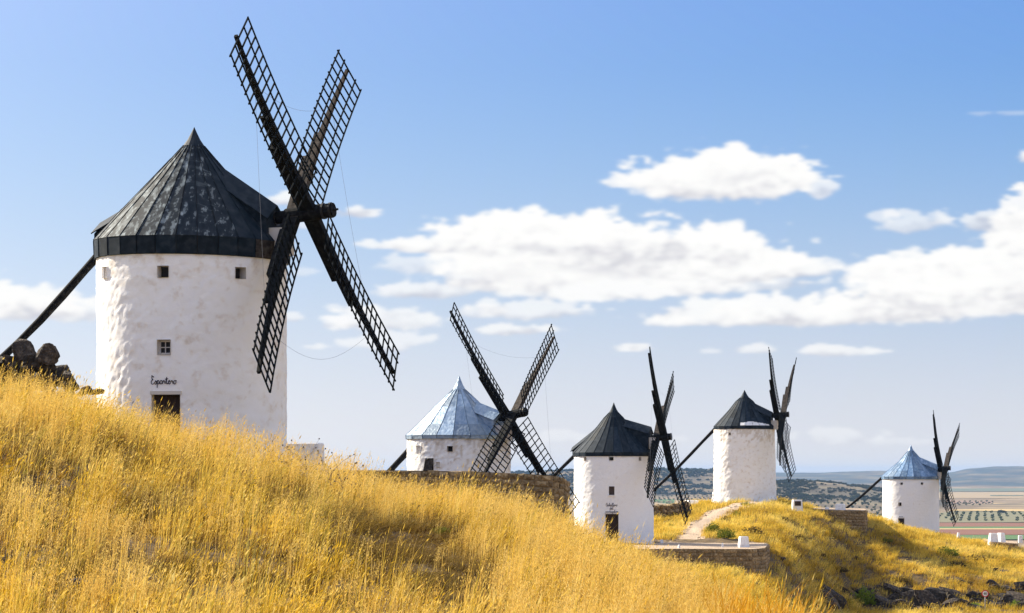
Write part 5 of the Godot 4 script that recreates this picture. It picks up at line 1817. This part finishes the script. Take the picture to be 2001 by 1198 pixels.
func grasses() -> void:
	tone = noise(201, 0.22, 3)
	clump = noise(202, 0.9, 2)
	patches = noise(203, 0.55, 3)
	var r := RandomNumberGenerator.new()
	r.seed = 33
	var near := [tuft(1, 46, 0.2, 0.16, 0.52, 0.0105, 1.0), tuft(2, 46, 0.2, 0.14, 0.45, 0.0105, 1.0), tuft(3, 40, 0.22, 0.22, 0.62, 0.010, 0.8), tuft(4, 46, 0.2, 0.14, 0.42, 0.011, 1.2), tuft(10, 16, 0.3, 0.5, 0.95, 0.0075, 0.7, 0.8, 0.0)]
	var far := [tuft(5, 34, 0.42, 0.22, 0.55, 0.026, 0.8, 0.2, 0.32), tuft(6, 34, 0.42, 0.2, 0.48, 0.026, 1.0, 0.2, 0.32), tuft(7, 30, 0.5, 0.3, 0.65, 0.024, 0.7, 0.2, 0.32)]
	var mats := tuft(8, 60, 0.34, 0.2, 0.5, 0.010, 3.0, 0.1, 0.5)
	var oats := [oat(1, 7, 0.7, 1.05, 1.0), oat(2, 6, 0.65, 0.95, 1.1), oat(3, 8, 0.75, 1.1, 1.0)]
	var lists := {}
	var add := func(k: String, i: int, t: Transform3D, c: Color) -> void:
		var key := "%s/%d" % [k, i]
		if not lists.has(key):
			lists[key] = []
		lists[key].append([t, c])
	# the near hillside
	for band in [[25.0, 38.0, 15.0], [38.0, 50.0, 14.0], [50.0, 70.0, 11.0], [70.0, 105.0, 4.0], [105.0, 150.0, 2.0]]:
		var area: float = 0.5 * (band[1] * band[1] - band[0] * band[0]) * 0.46
		for i in int(area * band[2]):
			var d := sqrt(r.randf_range(band[0] * band[0], band[1] * band[1]))
			var az := r.randf_range(-0.235, 0.225)
			var x := sin(az) * d
			var z := -cos(az) * d
			if in_tower(x, z, 0.05) or on_terrace(x, z):
				continue
			var y := ground(x, z)
			var px := 1000.5 + F * x / -z
			var py := 925.0 - F * y / -z
			if px > 1655.0 and d < 70.0:
				continue
			var mat_shade := clampf(dip_shade(px, py) + 0.95 * smoothstep(0.02, 0.4, patches.get_noise_2d(x, z)), 0.0, 1.0)
			var tn := tone.get_noise_2d(x, z)
			var cl := clump.get_noise_2d(x, z)
			if cl < -0.1 and r.randf() < (0.35 - cl * 1.2) * (1.0 - mat_shade):
				continue
			if mat_shade > 0.25 and r.randf() < mat_shade * 0.25:
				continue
			var h := (1.0 + 1.0 * cl + 0.3 * tn) * r.randf_range(0.75, 1.2) * (1.0 - 0.35 * mat_shade)
			var w := r.randf_range(0.9, 1.15) * lerpf(1.0, 1.45, smoothstep(40.0, 80.0, d))
			var c := Color(0.76, 0.485, 0.03).lerp(Color(0.86, 0.66, 0.22), clampf(0.32 + tn * 0.9 + r.randf_range(-0.2, 0.25), 0.0, 1.0))
			c = c.lerp(Color(0.40, 0.215, 0.02), clampf(-tn * 1.3 - cl * 0.8 + r.randf_range(-0.3, 0.4), 0.0, 0.9))
			if r.randf() < 0.07:
				c = c.lerp(Color(0.25, 0.26, 0.05), 0.6)
			c = c.lerp(Color(0.15, 0.095, 0.03), minf(mat_shade * 1.05, 0.92))  # shade of the dips put into the grass colour
			if r.randf() < 0.05 + 0.2 * smoothstep(0.0, -0.35, cl):   # tufts coloured dark to paint shaded gaps in the straw
				c = Color(0.13, 0.085, 0.028)
				h *= 0.85
			var b := Basis(Vector3.UP, r.randf_range(-0.7, 0.7)).scaled(Vector3(w, h, w))
			if mat_shade > 0.4 and r.randf() < 0.72:
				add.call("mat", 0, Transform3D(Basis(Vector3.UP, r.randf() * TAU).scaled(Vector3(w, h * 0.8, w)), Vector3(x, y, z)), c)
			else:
				add.call("near", 4 if r.randf() < 0.13 + 0.1 * mat_shade and px < 1640.0 else r.randi() % 4, Transform3D(b, Vector3(x, y, z)), c)
	# the ridge beyond and its slopes
	for band in [[150.0, 205.0, 3.0], [205.0, 275.0, 4.2], [275.0, 340.0, 1.6]]:
		var area: float = 0.5 * (band[1] * band[1] - band[0] * band[0]) * 0.24
		for i in int(area * band[2]):
			var d := sqrt(r.randf_range(band[0] * band[0], band[1] * band[1]))
			var az := r.randf_range(-0.02, 0.22)
			var x := sin(az) * d
			var z := -cos(az) * d
			if in_tower(x, z, 0.1) or on_terrace(x, z) or on_path(x, z):
				continue
			var y := ground(x, z)
			var sx := 1000.5 + F * x / -z
			if sx > 1590.0 and d > 222.0 and d < 236.0 and 925.0 - F * y / -z > 1158.0 + r.randf() * 10.0 and r.randf() < 0.72:
				continue
			var tn := tone.get_noise_2d(x * 0.5, z * 0.5)
			var cl := clump.get_noise_2d(x * 0.45, z * 0.45)
			if cl < -0.2 and r.randf() < 0.75:
				continue
			var h := (1.0 + 0.7 * cl) * r.randf_range(0.7, 1.3)
			var w := r.randf_range(0.85, 1.3)
			var c := Color(0.80, 0.53, 0.05).lerp(Color(0.86, 0.67, 0.19), clampf(0.3 + tn * 1.2 + r.randf_range(-0.2, 0.2), 0.0, 1.0))
			c = c.lerp(Color(0.34, 0.21, 0.045), clampf(-tn * 1.6 + r.randf_range(-0.15, 0.25), 0.0, 0.85))
			if r.randf() < 0.12:
				c = c.lerp(Color(0.22, 0.23, 0.05), 0.6)
			add.call("far", r.randi() % 3, Transform3D(Basis(Vector3.UP, r.randf_range(-1.0, 1.0)).scaled(Vector3(w, h, w)), Vector3(x, y, z)), c)
	# wild oats: along the crest and in drifts lower down
	for i in 7500:
		var d := r.randf_range(27.0, 70.0)
		var az := r.randf_range(-0.22, 0.16)
		var x := sin(az) * d
		var z := -cos(az) * d
		var y := ground(x, z)
		var px := 1000.5 + F * x / -z
		var py := 925.0 - F * y / -z
		var want := 0.10 + 0.7 * smoothstep(0.15, 0.45, tone.get_noise_2d(x * 0.7 + 70.0, z * 0.7))
		if px > 980 and px < 1420 and py > 1060:
			want = maxf(want, 0.75)
		if px > 1600:
			continue
		if d > 56.0:
			want = maxf(want, 0.4)
		want *= 1.0 - 0.8 * dip_shade(px, py)
		if px > 380 and px < 720 and d > 56.0:
			want = 0.38
		if r.randf() > want or in_tower(x, z, 0.1):
			continue
		var s := r.randf_range(0.75, 1.15) * (1.0 - 0.3 * dip_shade(px, py)) * (1.25 if px > 380.0 and px < 720.0 and d > 56.0 else 1.0)
		var c := Color(0.76, 0.57, 0.19).lerp(Color(0.66, 0.43, 0.08), r.randf())
		add.call("oat", r.randi() % 3, Transform3D(Basis(Vector3.UP, r.randf_range(-0.9, 0.9)).scaled(Vector3(s, s, s)), Vector3(x, y, z)), c)
	# stiff orange stalks at the lower right
	var stalk := tuft(9, 9, 0.09, 0.9, 1.55, 0.022, 0.25, 0.0, 0.0)
	for i in 80:
		var d := r.randf_range(33.0, 43.0)
		var x := (r.randf_range(1395.0, 1590.0) - 1000.5) / F * d
		add.call("stalk", 0, Transform3D(Basis(Vector3.UP, r.randf() * TAU).scaled(Vector3(1, r.randf_range(0.7, 1.0), 1)), Vector3(x, ground(x, -d), -d)), Color(0.66, 0.33, 0.03))
	var said := {
		"near": ["dry_grass", "dense golden dry grass covering the near hillside", "grass"], "far": ["ridge_grass", "shorter golden grass on the ridge and slope beyond", "grass"],
		"mat": ["shade_matted_grass", "matted grass on the near hillside with the shade of hollows put into its colour", "grass"], "oat": ["wild_oats", "pale wild oats with drooping seed heads among the grass", "wild oats"], "stalk": ["stiff_stalks", "stiff orange stalks standing at the lower right", "grass"]}
	for key in lists:
		var k: String = key.split("/")[0]
		var i := int(key.split("/")[1])
		var mesh: Mesh = {"near": near, "far": far, "mat": [mats], "oat": oats, "stalk": [stalk]}[k][i]
		scatter(said[k][0], mesh, M.pale_oat if k == "oat" else M.dry_grass, lists[key], said[k][1], said[k][2])
